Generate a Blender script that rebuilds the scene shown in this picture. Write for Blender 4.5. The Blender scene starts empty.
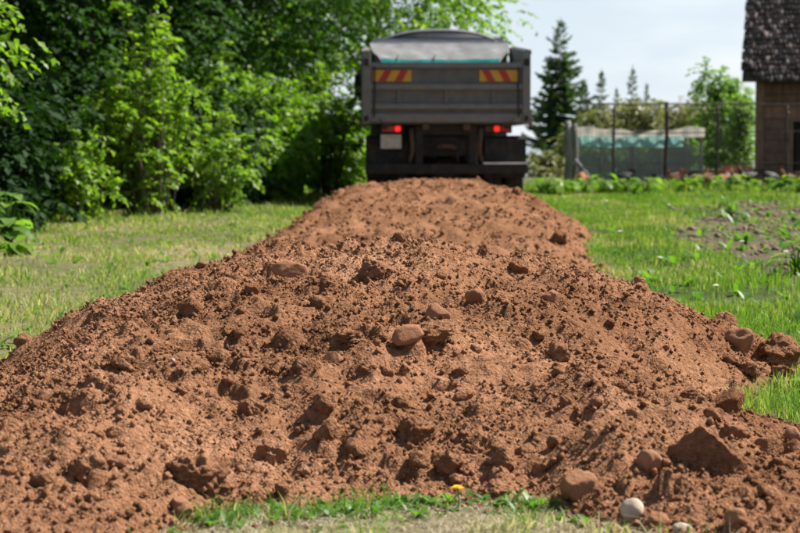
import bpy, bmesh, math, random
import numpy as np
from mathutils import Vector, Matrix, Euler

rng = np.random.default_rng(11)
random.seed(11)
R = math.radians
scene = bpy.context.scene
col = scene.collection

# ------------------------------------------------------------------ camera
F_PX, HOR, CAM_H = 1815.0, 140.0, 1.0
PITCH = math.atan((266.5 - HOR) / F_PX)
cam_d = bpy.data.cameras.new('camera')
cam_d.sensor_width = 36.0
cam_d.lens = F_PX / 800.0 * 36.0
cam_d.clip_start = 0.1
cam_d.clip_end = 8000.0
cam_d.dof.use_dof = True
cam_d.dof.focus_distance = 7.1
cam_d.dof.aperture_fstop = 4.8
cam_d.dof.aperture_blades = 0
cam = bpy.data.objects.new('camera', cam_d)
col.objects.link(cam)
cam.location = (0, 0, CAM_H)
cam.rotation_euler = (math.pi / 2 - PITCH, 0, 0)
scene.camera = cam

# ------------------------------------------------------------------ sky, sun, exposure
SUN_EL, SUN_AZ = R(50), R(66)            # azimuth from +Y (ahead) towards +X (right)
world = bpy.data.worlds.new('World')
scene.world = world
world.use_nodes = True
wn, wl = world.node_tree.nodes, world.node_tree.links
for n in list(wn): wn.remove(n)
w_out = wn.new('ShaderNodeOutputWorld'); w_bg = wn.new('ShaderNodeBackground')
sky = wn.new('ShaderNodeTexSky'); sky.sky_type = 'NISHITA'; sky.sun_disc = False
sky.sun_elevation = SUN_EL; sky.sun_rotation = SUN_AZ
sky.altitude = 50; sky.air_density = 1.0; sky.dust_density = .6; sky.ozone_density = 1.5
# thin bright haze veil: thickest towards the horizon, all the way round, with faint streaks of cloud
w_tc = wn.new('ShaderNodeTexCoord'); w_sep = wn.new('ShaderNodeSeparateXYZ'); wl.new(w_tc.outputs['Generated'], w_sep.inputs['Vector'])
w_mr = wn.new('ShaderNodeMapRange'); w_mr.inputs['From Min'].default_value = 0.0; w_mr.inputs['From Max'].default_value = .34
w_mr.inputs['To Min'].default_value = .80; w_mr.inputs['To Max'].default_value = .04; w_mr.interpolation_type = 'SMOOTHSTEP'
wl.new(w_sep.outputs['Z'], w_mr.inputs['Value'])
w_map = wn.new('ShaderNodeMapping'); w_map.inputs['Scale'].default_value = (4, 4, 16)
w_noi = wn.new('ShaderNodeTexNoise'); w_noi.inputs['Scale'].default_value = 2.0; w_noi.inputs['Detail'].default_value = 6
w_ramp = wn.new('ShaderNodeValToRGB')
w_ramp.color_ramp.elements[0].position = 0.46; w_ramp.color_ramp.elements[0].color = (0, 0, 0, 1)
w_ramp.color_ramp.elements[1].position = 0.72; w_ramp.color_ramp.elements[1].color = (.5, .5, .5, 1)
wl.new(w_tc.outputs['Generated'], w_map.inputs['Vector']); wl.new(w_map.outputs['Vector'], w_noi.inputs['Vector']); wl.new(w_noi.outputs['Fac'], w_ramp.inputs['Fac'])
w_mix = wn.new('ShaderNodeMixRGB'); w_mix.inputs['Color2'].default_value = (8.6, 9.7, 11.0, 1)
w_cl = wn.new('ShaderNodeMixRGB'); w_cl.inputs['Color2'].default_value = (11.2, 11.4, 11.6, 1)
wl.new(w_mr.outputs['Result'], w_mix.inputs['Fac']); wl.new(sky.outputs['Color'], w_mix.inputs['Color1'])
wl.new(w_ramp.outputs['Color'], w_cl.inputs['Fac']); wl.new(w_mix.outputs['Color'], w_cl.inputs['Color1']); wl.new(w_cl.outputs['Color'], w_bg.inputs['Color'])
w_bg.inputs['Strength'].default_value = 0.046
wl.new(w_bg.outputs['Background'], w_out.inputs['Surface'])
sun_d = bpy.data.lights.new('sun', 'SUN'); sun_d.energy = 5.0; sun_d.angle = R(0.53); sun_d.color = (1.0, .95, .87)
sun = bpy.data.objects.new('sun', sun_d); col.objects.link(sun)
SUN_V = Vector((math.cos(SUN_EL) * math.sin(SUN_AZ), math.cos(SUN_EL) * math.cos(SUN_AZ), math.sin(SUN_EL)))
sun.rotation_euler = SUN_V.to_track_quat('Z', 'Y').to_euler(); sun.location = SUN_V * 60
vs = scene.view_settings
vs.view_transform = 'Standard'; vs.look = 'None'; vs.gamma = 1.0; vs.use_curve_mapping = False; vs.exposure = 1.08

# ------------------------------------------------------------------ noise
_P = np.random.default_rng(5).permutation(512).astype(np.int64)
_A = np.random.default_rng(6).uniform(0, 2 * math.pi, 512)
_GX, _GY = np.cos(_A), np.sin(_A)
def pn(x, y, seed=0):
    x = np.asarray(x, float); y = np.asarray(y, float)
    xi = np.floor(x).astype(np.int64); yi = np.floor(y).astype(np.int64)
    xf, yf = x - xi, y - yi
    def g(i, j):
        return _P[(_P[(i + seed * 37) & 511] + j) & 511]
    u = xf * xf * xf * (xf * (xf * 6 - 15) + 10); v = yf * yf * yf * (yf * (yf * 6 - 15) + 10)
    a, b, c, d = g(xi, yi), g(xi + 1, yi), g(xi, yi + 1), g(xi + 1, yi + 1)
    na = _GX[a] * xf + _GY[a] * yf; nb = _GX[b] * (xf - 1) + _GY[b] * yf
    nc = _GX[c] * xf + _GY[c] * (yf - 1); nd = _GX[d] * (xf - 1) + _GY[d] * (yf - 1)
    return (na + u * (nb - na)) * (1 - v) + (nc + u * (nd - nc)) * v
def fbm(x, y, seed=0, o=4, gain=.5):
    s = 0; a = 1
    for k in range(o):
        s = s + a * pn(x * 2 ** k + 17.3 * k, y * 2 ** k - 9.1 * k, seed + k); a *= gain
    return s
def sstep(a, b, x):
    t = np.clip((x - a) / (b - a), 0, 1); return t * t * (3 - 2 * t)

# ------------------------------------------------------------------ object helpers
def tag(o, label=None, cat=None, group=None, kind=None):
    if label: o['label'] = label
    if cat: o['category'] = cat
    if group: o['group'] = group
    if kind: o['kind'] = kind
    return o
def link(name, me, mat=None, parent=None, loc=None):
    o = bpy.data.objects.new(name, me)
    col.objects.link(o)
    if mat is not None and me is not None and not me.materials: me.materials.append(mat)
    if parent is not None: o.parent = parent
    if loc is not None: o.location = loc
    return o
def empty(name, loc, rz=0.0):
    o = bpy.data.objects.new(name, None); col.objects.link(o)
    o.empty_display_size = .2; o.location = loc; o.rotation_euler = (0, 0, rz); return o
def arr_mesh(name, V, F, smooth=False, attrs=None):
    V = np.ascontiguousarray(V, np.float32); F = np.ascontiguousarray(F, np.int32)
    me = bpy.data.meshes.new(name); k = F.shape[1]
    me.vertices.add(len(V)); me.vertices.foreach_set('co', V.ravel())
    me.loops.add(F.size); me.loops.foreach_set('vertex_index', F.ravel())
    me.polygons.add(len(F)); me.polygons.foreach_set('loop_start', np.arange(0, F.size, k, dtype=np.int32))
    if smooth: me.polygons.foreach_set('use_smooth', np.ones(len(F), bool))
    for an, av in (attrs or {}).items():
        a = me.attributes.new(an, 'FLOAT', 'POINT'); a.data.foreach_set('value', np.ascontiguousarray(av, np.float32))
    me.update(calc_edges=True); return me

class MB:
    def __init__(s): s.v, s.f = [], []
    def add(s, V, F):
        b = len(s.v); s.v += [tuple(p) for p in V]; s.f += [tuple(i + b for i in f) for f in F]; return s
    def box(s, x0, x1, y0, y1, z0, z1):
        V = [(x0,y0,z0),(x1,y0,z0),(x1,y1,z0),(x0,y1,z0),(x0,y0,z1),(x1,y0,z1),(x1,y1,z1),(x0,y1,z1)]
        return s.add(V, [(3,2,1,0),(4,5,6,7),(0,1,5,4),(1,2,6,5),(2,3,7,6),(3,0,4,7)])
    def prism(s, poly, ax, a, b):
        n = len(poly)
        def P(p, t):
            return {'x': (t, p[0], p[1]), 'y': (p[0], t, p[1]), 'z': (p[0], p[1], t)}[ax]
        V = [P(p, a) for p in poly] + [P(p, b) for p in poly]
        F = [tuple(range(n)), tuple(range(2*n-1, n-1, -1))] + [(i, i+n, (i+1) % n + n, (i+1) % n) for i in range(n)]
        return s.add(V, F)
    def tube(s, pts, rad, n=8, cap=True):
        pts = [Vector(p) for p in pts]
        if not hasattr(rad, '__len__'): rad = [rad] * len(pts)
        rings = []; V = []
        for i, p in enumerate(pts):
            d = (pts[min(i+1, len(pts)-1)] - pts[max(i-1, 0)])
            d = d.normalized() if d.length > 1e-9 else Vector((0,0,1))
            ref = Vector((0,0,1)) if abs(d.z) < .9 else Vector((1,0,0))
            a = d.cross(ref).normalized(); b = d.cross(a)
            for k in range(n):
                t = 2*math.pi*k/n
                V.append(p + (a*math.cos(t) + b*math.sin(t)) * rad[i])
        F = []
        for i in range(len(pts)-1):
            for k in range(n):
                F.append((i*n+k, i*n+(k+1)%n, (i+1)*n+(k+1)%n, (i+1)*n+k))
        if cap: F += [tuple(range(n-1,-1,-1)), tuple((len(pts)-1)*n+k for k in range(n))]
        return s.add(V, F)
    def lathe_x(s, prof, c, n=28):            # prof: (x, r) about an axis along x through c
        V = []; m = len(prof)
        for k in range(n):
            t = 2*math.pi*k/n
            for (x, r) in prof: V.append((c[0]+x, c[1]+r*math.cos(t), c[2]+r*math.sin(t)))
        F = []
        for k in range(n):
            for i in range(m-1):
                F.append((k*m+i, k*m+i+1, ((k+1)%n)*m+i+1, ((k+1)%n)*m+i))
        return s.add(V, F)
    def mesh(s, name='m', smooth=False, bevel=0):
        me = bpy.data.meshes.new(name); me.from_pydata(s.v, [], s.f); me.update()
        bm = bmesh.new(); bm.from_mesh(me)
        bmesh.ops.recalc_face_normals(bm, faces=bm.faces)
        if bevel:
            ed = [e for e in bm.edges if len(e.link_faces) == 2 and e.calc_face_angle(0) > .5]
            bmesh.ops.bevel(bm, geom=ed, offset=bevel, segments=2, affect='EDGES', clamp_overlap=True)
        bm.to_mesh(me); bm.free()
        if smooth: me.polygons.foreach_set('use_smooth', np.ones(len(me.polygons), bool))
        return me
    def build(s, name, mat, parent=None, smooth=False, bevel=0, loc=None):
        return link(name, s.mesh(name, smooth, bevel), mat, parent, loc)

# ------------------------------------------------------------------ materials
def new_mat(name):
    m = bpy.data.materials.new(name); m.use_nodes = True
    nt = m.node_tree; b = nt.nodes['Principled BSDF']; return m, nt.nodes, nt.links, b
def ramp(n, stops):
    r = n.new('ShaderNodeValToRGB'); cr = r.color_ramp
    while len(cr.elements) > 1: cr.elements.remove(cr.elements[-1])
    cr.elements[0].position = stops[0][0]; cr.elements[0].color = (*stops[0][1], 1)
    for p, c in stops[1:]:
        e = cr.elements.new(p); e.color = (*c, 1)
    return r
def noise(n, l, scale, detail=4, coord='Object', rough=.55, stretch=None):
    tc = n.new('ShaderNodeTexCoord'); no = n.new('ShaderNodeTexNoise')
    no.inputs['Scale'].default_value = scale; no.inputs['Detail'].default_value = detail; no.inputs['Roughness'].default_value = rough
    if stretch:
        mp = n.new('ShaderNodeMapping'); mp.inputs['Scale'].default_value = stretch
        l.new(tc.outputs[coord], mp.inputs['Vector']); l.new(mp.outputs['Vector'], no.inputs['Vector'])
    else: l.new(tc.outputs[coord], no.inputs['Vector'])
    return no
def geo_noise(n, l, scale, detail=4, rough=.55):
    g = n.new('ShaderNodeNewGeometry'); no = n.new('ShaderNodeTexNoise')
    no.inputs['Scale'].default_value = scale; no.inputs['Detail'].default_value = detail; no.inputs['Roughness'].default_value = rough
    l.new(g.outputs['Position'], no.inputs['Vector']); return no
def bump(n, l, b, src, strength=.4, dist=.01):
    bp = n.new('ShaderNodeBump'); bp.inputs['Strength'].default_value = strength; bp.inputs['Distance'].default_value = dist
    l.new(src, bp.inputs['Height']); l.new(bp.outputs['Normal'], b.inputs['Normal']); return bp
def plain(name, c, rough=.6, metal=0.0, var=.25, scale=6.0, bmp=0.0, stretch=None, spec=.4, dirt=None):
    m, n, l, b = new_mat(name)
    no = noise(n, l, scale, 6, stretch=stretch, rough=.65)
    lo = tuple(x*(1-var) for x in c); hi = tuple(min(1, x*(1+var)) for x in c)
    r = ramp(n, [(.3, lo), (.7, hi)]); l.new(no.outputs['Fac'], r.inputs['Fac'])
    out = r.outputs['Color']
    if dirt:
        n2 = noise(n, l, scale*.6+1.7, 8, rough=.7); r2 = ramp(n, [(.48, (0,0,0)), (.68, (1,1,1))])
        l.new(n2.outputs['Fac'], r2.inputs['Fac']); mx = n.new('ShaderNodeMixRGB')
        l.new(r2.outputs['Color'], mx.inputs['Fac']); l.new(out, mx.inputs['Color1']); mx.inputs['Color2'].default_value = (*dirt, 1)
        out = mx.outputs['Color']
    l.new(out, b.inputs['Base Color'])
    b.inputs['Roughness'].default_value = rough; b.inputs['Metallic'].default_value = metal
    b.inputs['Specular IOR Level'].default_value = spec
    if bmp: bump(n, l, b, no.outputs['Fac'], bmp, .01)
    return m

def soil_mat(name, tone=1.0):
    m, n, l, b = new_mat(name)
    big = geo_noise(n, l, 1.3, 5); fine = geo_noise(n, l, 42, 8, .7); grit = geo_noise(n, l, 170, 4, .7)
    c1 = ramp(n, [(.30, (.105*tone, .048*tone, .025*tone)), (.44, (.19*tone, .092*tone, .049*tone)), (.55, (.285*tone, .144*tone, .080*tone)), (.70, (.43*tone, .247*tone, .154*tone))])
    mx = n.new('ShaderNodeMath'); mx.operation = 'MULTIPLY_ADD'; mx.inputs[1].default_value = .6
    l.new(fine.outputs['Fac'], mx.inputs[0])
    m2 = n.new('ShaderNodeMath'); m2.operation = 'MULTIPLY'; m2.inputs[1].default_value = .4
    l.new(big.outputs['Fac'], m2.inputs[0]); l.new(m2.outputs[0], mx.inputs[2]); l.new(mx.outputs[0], c1.inputs['Fac'])
    sp = ramp(n, [(.66, (0,0,0)), (.72, (1,1,1))]); l.new(grit.outputs['Fac'], sp.inputs['Fac'])
    mix = n.new('ShaderNodeMixRGB'); mix.inputs['Color2'].default_value = (.36*tone, .23*tone, .16*tone, 1)
    l.new(sp.outputs['Color'], mix.inputs['Fac']); l.new(c1.outputs['Color'], mix.inputs['Color1'])
    l.new(mix.outputs['Color'], b.inputs['Base Color'])
    b.inputs['Roughness'].default_value = 1.0; b.inputs['Specular IOR Level'].default_value = .0
    # crumb relief: two sizes of rounded grains plus grit
    g = n.new('ShaderNodeNewGeometry'); wob = geo_noise(n, l, 60, 2); wm_ = n.new('ShaderNodeMixRGB'); wm_.blend_type = 'LINEAR_LIGHT'; wm_.inputs['Fac'].default_value = .012
    l.new(g.outputs['Position'], wm_.inputs['Color1']); l.new(wob.outputs['Color'], wm_.inputs['Color2'])
    hs_ = []
    for sc, amp in ((75, 1.0), (150, .5)):
        v = n.new('ShaderNodeTexVoronoi'); v.feature = 'F1'; v.inputs['Scale'].default_value = sc; l.new(wm_.outputs['Color'], v.inputs['Vector'])
        q = n.new('ShaderNodeMath'); q.operation = 'MULTIPLY'; q.inputs[1].default_value = -amp; l.new(v.outputs['Distance'], q.inputs[0]); hs_.append(q)
    a1 = n.new('ShaderNodeMath'); l.new(hs_[0].outputs[0], a1.inputs[0]); l.new(hs_[1].outputs[0], a1.inputs[1])
    a2 = n.new('ShaderNodeMath'); a2.operation = 'MULTIPLY_ADD'; a2.inputs[1].default_value = .8; l.new(fine.outputs['Fac'], a2.inputs[0]); l.new(a1.outputs[0], a2.inputs[2])
    bump(n, l, b, a2.outputs[0], .9, .010)
    return m
M = {}
M['soil'] = soil_mat('red_soil')
M['clod'] = soil_mat('soil_clod', .97)
def stone_mat(name, c, dusty=(.26, .132, .077), amt=.5):
    m, n, l, b = new_mat(name)
    a = geo_noise(n, l, 25, 6, .65); d = geo_noise(n, l, 9, 5, .6)
    r = ramp(n, [(.3, tuple(x*.75 for x in c)), (.7, tuple(min(1, x*1.2) for x in c))]); l.new(a.outputs['Fac'], r.inputs['Fac'])
    k = ramp(n, [(amt-.12, (1,1,1)), (amt+.12, (0,0,0))]); l.new(d.outputs['Fac'], k.inputs['Fac'])
    mx = n.new('ShaderNodeMixRGB'); l.new(k.outputs['Color'], mx.inputs['Fac']); l.new(r.outputs['Color'], mx.inputs['Color1'])
    mx.inputs['Color2'].default_value = (*dusty, 1); l.new(mx.outputs['Color'], b.inputs['Base Color'])
    b.inputs['Roughness'].default_value = 1.0; b.inputs['Specular IOR Level'].default_value = .0
    bump(n, l, b, a.outputs['Fac'], .8, .012); return m
M['stone_brown'] = stone_mat('brown_stone', (.22, .098, .05), amt=.66)
M['stone_tan'] = stone_mat('tan_stone', (.28, .15, .092), amt=.6)
M['stone_pale'] = stone_mat('pale_stone', (.42, .34, .27), amt=.40)

def leaf_mat(name, c0, c1, c2=None, trans=.45, rough=.45, tcol=(1.6, 2.0, .5), extra=None, spec=.3):
    """leaf with colour varied by the 'tint' attribute, part translucent"""
    m = bpy.data.materials.new(name); m.use_nodes = True
    n, l = m.node_tree.nodes, m.node_tree.links
    b = n['Principled BSDF']; out = n['Material Output']
    at = n.new('ShaderNodeAttribute'); at.attribute_name = 'tint'
    st = [(0, c0), (.75 if c2 else 1, c1)] + ([(1, c2)] if c2 else [])
    if extra: st = extra
    r = ramp(n, st); l.new(at.outputs['Fac'], r.inputs['Fac']); l.new(r.outputs['Color'], b.inputs['Base Color'])
    b.inputs['Roughness'].default_value = rough; b.inputs['Specular IOR Level'].default_value = spec
    t = n.new('ShaderNodeBsdfTranslucent'); mu = n.new('ShaderNodeMixRGB'); mu.blend_type = 'MULTIPLY'; mu.inputs['Fac'].default_value = 1
    l.new(r.outputs['Color'], mu.inputs['Color1']); mu.inputs['Color2'].default_value = (*tcol, 1); l.new(mu.outputs['Color'], t.inputs['Color'])
    mx = n.new('ShaderNodeMixShader'); mx.inputs['Fac'].default_value = trans
    l.new(b.outputs['BSDF'], mx.inputs[1]); l.new(t.outputs['BSDF'], mx.inputs[2]); l.new(mx.outputs['Shader'], out.inputs['Surface'])
    return m
M['leaf'] = leaf_mat('broad_leaf', (.06, .12, .016), (.155, .25, .030), (.24, .32, .038))
M['leaf_shaded'] = leaf_mat('shaded_tree_leaf', (.020, .052, .013), (.045, .100, .020), (.075, .140, .024), trans=.28, rough=.6, spec=.12)  # dark green stands in for the shade over the recessed trees
M['leaf_dark'] = leaf_mat('shade_leaf', (.010, .028, .008), (.022, .055, .012), trans=.2, rough=.65, spec=.1)  # near-black colour carries the deep shade inside the leafy belt
M['leaf_lime'] = leaf_mat('lime_leaf', (.085, .17, .02), (.17, .27, .03), trans=.45)
M['leaf_light'] = leaf_mat('light_leaf', (.09, .17, .04), (.18, .27, .07), trans=.4)
M['leaf_olive'] = leaf_mat('olive_leaf', (.12, .15, .05), (.24, .25, .10), (.36, .26, .16), trans=.35, tcol=(1.3, 1.4, .6))
M['needle'] = leaf_mat('spruce_needle', (.035, .068, .036), (.07, .12, .048), (.105, .15, .052), trans=.15)
M['grass'] = leaf_mat('grass_blade', None, None, trans=.45, rough=.5, tcol=(1.35, 1.5, .7),
    extra=[(0, (.075, .165, .020)), (.45, (.155, .262, .034)), (.62, (.225, .295, .055)), (.78, (.34, .295, .155)), (1, (.48, .41, .28))])
M['straw'] = leaf_mat('dead_grass_blade', (.30, .25, .16), (.50, .44, .33), trans=.2, rough=.7, tcol=(1.1, 1.0, .85), spec=.1)
M['weed'] = leaf_mat('weed_leaf', (.055, .13, .02), (.13, .23, .035), trans=.4)

def bark_mat(name, c):
    m, n, l, b = new_mat(name); no = noise(n, l, 14, 6, stretch=(1, 1, .2))
    r = ramp(n, [(.3, tuple(x*.5 for x in c)), (.7, tuple(x*1.3 for x in c))]); l.new(no.outputs['Fac'], r.inputs['Fac'])
    l.new(r.outputs['Color'], b.inputs['Base Color']); b.inputs['Roughness'].default_value = .9; bump(n, l, b, no.outputs['Fac'], .7, .02); return m
M['bark'] = bark_mat('bark', (.10, .075, .055))
M['old_wood'] = bark_mat('weathered_wood', (.24, .22, .205))
M['brown_wood'] = bark_mat('brown_wood', (.22, .135, .085))
M['plank'] = bark_mat('house_plank', (.16, .092, .06))
M['plank_red'] = bark_mat('reddish_plank', (.30, .155, .10))
M['dark_wood'] = bark_mat('dark_wood', (.065, .05, .042))
M['truck_grey'] = plain('truck_grey_paint', (.118, .120, .124), .55, .0, .25, 5, .1, dirt=(.155, .132, .112))
M['truck_rail'] = plain('truck_rail_paint', (.165, .168, .174), .5, .0, .22, 7, .1, dirt=(.185, .155, .13))
M['chassis'] = plain('chassis_black', (.018, .017, .016), .75, .0, .4, 9, .1, dirt=(.05, .037, .027))
M['rubber'] = plain('tyre_rubber', (.016, .016, .016), .85, 0, .3, 12, .2, dirt=(.06, .042, .03))
M['alu'] = plain('pale_metal', (.48, .47, .46), .55, .1, .18, 4, .08, dirt=(.27, .24, .22))
M['bright_metal'] = plain('worn_bright_steel', (.62, .62, .62), .4, .5, .2, 9)
M['board'] = plain('pale_headboard', (.66, .65, .64), .6, 0, .12, 4, .1, dirt=(.50, .46, .42))
M['cover'] = plain('grey_cover_sheet', (.17, .17, .175), .6, 0, .3, 3, .25, dirt=(.115, .11, .105))
M['rust'] = plain('rusty_steel', (.10, .06, .04), .85, 0, .4, 14, .3)
M['glass'] = plain('dark_glass', (.015, .018, .022), .08, 0, .1, 2, spec=.6)
M['cab_paint'] = plain('cab_paint', (.030, .036, .048), .3, 0, .1, 3, spec=.5, dirt=(.06, .05, .045))
M['yellow'] = plain('reflective_yellow', (.62, .33, .03), .5, 0, .12, 20)
M['red'] = plain('reflective_red', (.42, .035, .03), .5, 0, .12, 20)
M['plate'] = plain('pale_plate', (.52, .50, .46), .5, 0, .12, 12, dirt=(.38, .33, .28))
M['amber'] = plain('dull_red_lens', (.45, .03, .02), .3, 0, .2, 9)
M['teal'] = plain('turquoise_sheet', (.03, .46, .42), .5, 0, .2, 8, .4)
m, n, l, b = new_mat('lit_red_lens'); b.inputs['Base Color'].default_value = (.5, .01, .01, 1)
b.inputs['Emission Color'].default_value = (1, .035, .03, 1); b.inputs['Emission Strength'].default_value = .38; M['lit'] = m
M['feather_red'] = plain('red_brown_feather', (.24, .085, .035), .8, 0, .35, 22, .4)
M['feather_tan'] = plain('tan_feather', (.30, .15, .085), .8, 0, .3, 22, .4)
M['feather_dark'] = plain('dark_feather', (.022, .02, .022), .6, 0, .4, 22, .4)
M['comb'] = plain('comb_red', (.45, .02, .02), .5, 0, .15, 30)
M['beak'] = plain('yellow_horn', (.45, .28, .08), .5, 0, .15, 30)
M['wire'] = plain('grey_wire', (.15, .105, .08), .6, .2, .2, 9)
M['petal_white'] = plain('white_petal', (.75, .75, .72), .6, 0, .08, 30)
M['petal_yellow'] = plain('yellow_petal', (.75, .42, .01), .6, 0, .1, 60)
M['inside'] = plain('dim_barn_inside', (.035, .036, .042), .9, 0, .3, 4)  # dark colour stands in for the shade indoors
for key, nm_, c_ in (('teal_sheet', 'turquoise_net_sheet', (.36, .66, .60)), ('cream', 'cream_sheet', (.68, .62, .54))):
    m = bpy.data.materials.new(nm_); m.use_nodes = True; n, l = m.node_tree.nodes, m.node_tree.links
    b = n['Principled BSDF']; no = noise(n, l, 5, 4); rr = ramp(n, [(.3, tuple(x*.85 for x in c_)), (.7, c_)]); l.new(no.outputs['Fac'], rr.inputs['Fac'])
    l.new(rr.outputs['Color'], b.inputs['Base Color']); b.inputs['Roughness'].default_value = .7
    t = n.new('ShaderNodeBsdfTranslucent'); l.new(rr.outputs['Color'], t.inputs['Color']); mx = n.new('ShaderNodeMixShader'); mx.inputs['Fac'].default_value = .6
    l.new(b.outputs['BSDF'], mx.inputs[1]); l.new(t.outputs['BSDF'], mx.inputs[2]); l.new(mx.outputs['Shader'], n['Material Output'].inputs['Surface']); M[key] = m
# open-weave shade net
m = bpy.data.materials.new('shade_net'); m.use_nodes = True; n, l = m.node_tree.nodes, m.node_tree.links
b = n['Principled BSDF']; b.inputs['Base Color'].default_value = (.24, .27, .26, 1); b.inputs['Roughness'].default_value = .8
tr = n.new('ShaderNodeBsdfTransparent'); mx = n.new('ShaderNodeMixShader')
no = noise(n, l, 1.4, 4); rr = ramp(n, [(.3, (.38, .38, .38)), (.7, (.66, .66, .66))]); l.new(no.outputs['Fac'], rr.inputs['Fac'])
l.new(rr.outputs['Color'], mx.inputs['Fac']); l.new(tr.outputs['BSDF'], mx.inputs[1]); l.new(b.outputs['BSDF'], mx.inputs[2])
l.new(mx.outputs['Shader'], n['Material Output'].inputs['Surface']); M['net'] = m
# old shingles: tint attribute chooses dark brown .. lichen white
m, n, l, b = new_mat('old_shingle'); at = n.new('ShaderNodeAttribute'); at.attribute_name = 'tint'
no = geo_noise(n, l, 16, 5, .65); ad = n.new('ShaderNodeMath'); ad.operation = 'MULTIPLY_ADD'; ad.inputs[1].default_value = .5
l.new(no.outputs['Fac'], ad.inputs[0]); l.new(at.outputs['Fac'], ad.inputs[2])
r = ramp(n, [(.25, (.035, .025, .022)), (.62, (.115, .085, .075)), (.84, (.20, .165, .15)), (.98, (.60, .56, .52))]); l.new(ad.outputs[0], r.inputs['Fac'])
l.new(r.outputs['Color'], b.inputs['Base Color']); b.inputs['Roughness'].default_value = .9; bump(n, l, b, no.outputs['Fac'], .5, .02); M['shingle'] = m
# lawn ground: attributes 'dry' and 'soil'
m, n, l, b = new_mat('lawn_ground')
ad_ = n.new('ShaderNodeAttribute'); ad_.attribute_name = 'dry'; as_ = n.new('ShaderNodeAttribute'); as_.attribute_name = 'soil'
f1 = geo_noise(n, l, 9, 7, .7); f2 = geo_noise(n, l, 60, 5, .7)
g0 = ramp(n, [(.3, (.030, .052, .013)), (.7, (.075, .11, .026))]); d0 = ramp(n, [(.25, (.14, .105, .06)), (.5, (.27, .215, .125)), (.75, (.38, .32, .20))])
s0 = ramp(n, [(.3, (.075, .052, .040)), (.55, (.15, .108, .085)), (.75, (.23, .175, .145))])
for r_ in (g0, d0, s0): l.new(f1.outputs['Fac'], r_.inputs['Fac'])
ma = n.new('ShaderNodeMixRGB'); l.new(ad_.outputs['Fac'], ma.inputs['Fac']); l.new(g0.outputs['Color'], ma.inputs['Color1']); l.new(d0.outputs['Color'], ma.inputs['Color2'])
mb = n.new('ShaderNodeMixRGB'); l.new(as_.outputs['Fac'], mb.inputs['Fac']); l.new(ma.outputs['Color'], mb.inputs['Color1']); l.new(s0.outputs['Color'], mb.inputs['Color2'])
l.new(mb.outputs['Color'], b.inputs['Base Color']); b.inputs['Roughness'].default_value = .95; b.inputs['Specular IOR Level'].default_value = .1
ax = n.new('ShaderNodeMath'); ax.operation = 'MULTIPLY_ADD'; ax.inputs[1].default_value = .4; l.new(f2.outputs['Fac'], ax.inputs[0]); l.new(f1.outputs['Fac'], ax.inputs[2])
bump(n, l, b, ax.outputs[0], .9, .05); M['ground'] = m
m, n, l, b = new_mat('lake_water'); b.inputs['Base Color'].default_value = (.05, .075, .085, 1); b.inputs['Roughness'].default_value = .12
wv = geo_noise(n, l, .5, 3); bump(n, l, b, wv.outputs['Fac'], .12, .05); M['water'] = m

# ------------------------------------------------------------------ terrain functions
def I(x, xs, ys): return np.interp(x, xs, ys)
def G(X, Y):
    X = np.asarray(X, float); Y = np.asarray(Y, float)
    z = .035*fbm(X*.6, Y*.6, 3, 3) + .012*fbm(X*2.5, Y*2.5, 8, 2)
    far = np.hypot(X, Y)
    return z - 6.5*sstep(46, 115, far) * sstep(30, 60, Y) - 0.0
def xl1(Y): return I(Y, [3, 7.9, 10.7, 13], [-1.8, -1.76, -1.52, -1.3]) + .10*pn(Y*1.3, Y*0+2.2, 4) + .05*pn(Y*5, Y*0+.7, 5)
def xr1(Y): return I(Y, [3, 5.5, 6.15, 6.5, 6.95, 7.3, 7.8, 8.6, 9.2, 10.5, 13], [1.6, 1.48, 1.36, 1.27, 1.30, 1.5, 1.80, 1.74, 1.48, 1.36, 1.3]) + .05*pn(Y*1.7, Y*0+7.2, 6) + .05*pn(Y*5, Y*0+3.7, 7)
def yf1(X): return I(X, [-2.2, -.8, -.6, -.45, 0, .34, .43, .52, .62, .9, 2.2], [3.6, 4.3, 4.6, 4.86, 4.97, 5.0, 4.86, 4.62, 4.4, 4.2, 3.7]) + .07*pn(X*3, X*0+1.1, 9) + .05*pn(X*9, X*0+1.9, 12)
def H1(X, Y):
    l_, r_, f_ = xl1(Y), xr1(Y), yf1(X)
    ctr = -.12; u = np.where(X < ctr, (ctr-X)/(ctr-l_), (X-ctr)/(r_-ctr))
    w = 1 - np.abs(np.clip(u, 0, 3))**2.0
    s = (Y-f_)/(8.55-f_)
    lon = np.where(Y < 8.55, np.sin(math.pi/2*np.clip(s, 0, 1))**.85, 1 - .95*sstep(8.55, 11.4, Y))
    h = .52*lon*np.clip(w, 0, 1)**.95
    h = np.where(w < 0, .25*np.clip(w, -1, 0), h); h = np.where(s < 0, np.minimum(h, s*.5), h)
    k = np.clip(h/.12, 0, 1)
    h = h + k*(.075*fbm(X*1.5+4, Y*1.5, 14, 2) + .050*fbm(X*4.2, Y*4.2, 15, 3)) + np.clip(h/.03, 0, 1)*.012*fbm(X*14, Y*14, 16, 2)
    return h - .012
def xl2(Y): return I(Y, [10, 12, 18, 22, 26, 28], [-1.3, -1.36, -1.30, -1.14, -1.0, -.8]) + .12*pn(Y*.9, Y*0+5.5, 20)
def xr2(Y): return I(Y, [10, 12, 15, 17, 19, 20.5, 22, 26, 28], [1.4, 1.45, 1.55, 1.72, 2.02, 1.95, 1.93, 2.0, 1.9]) + .1*pn(Y*1.1, Y*0+8.5, 21)
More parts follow.
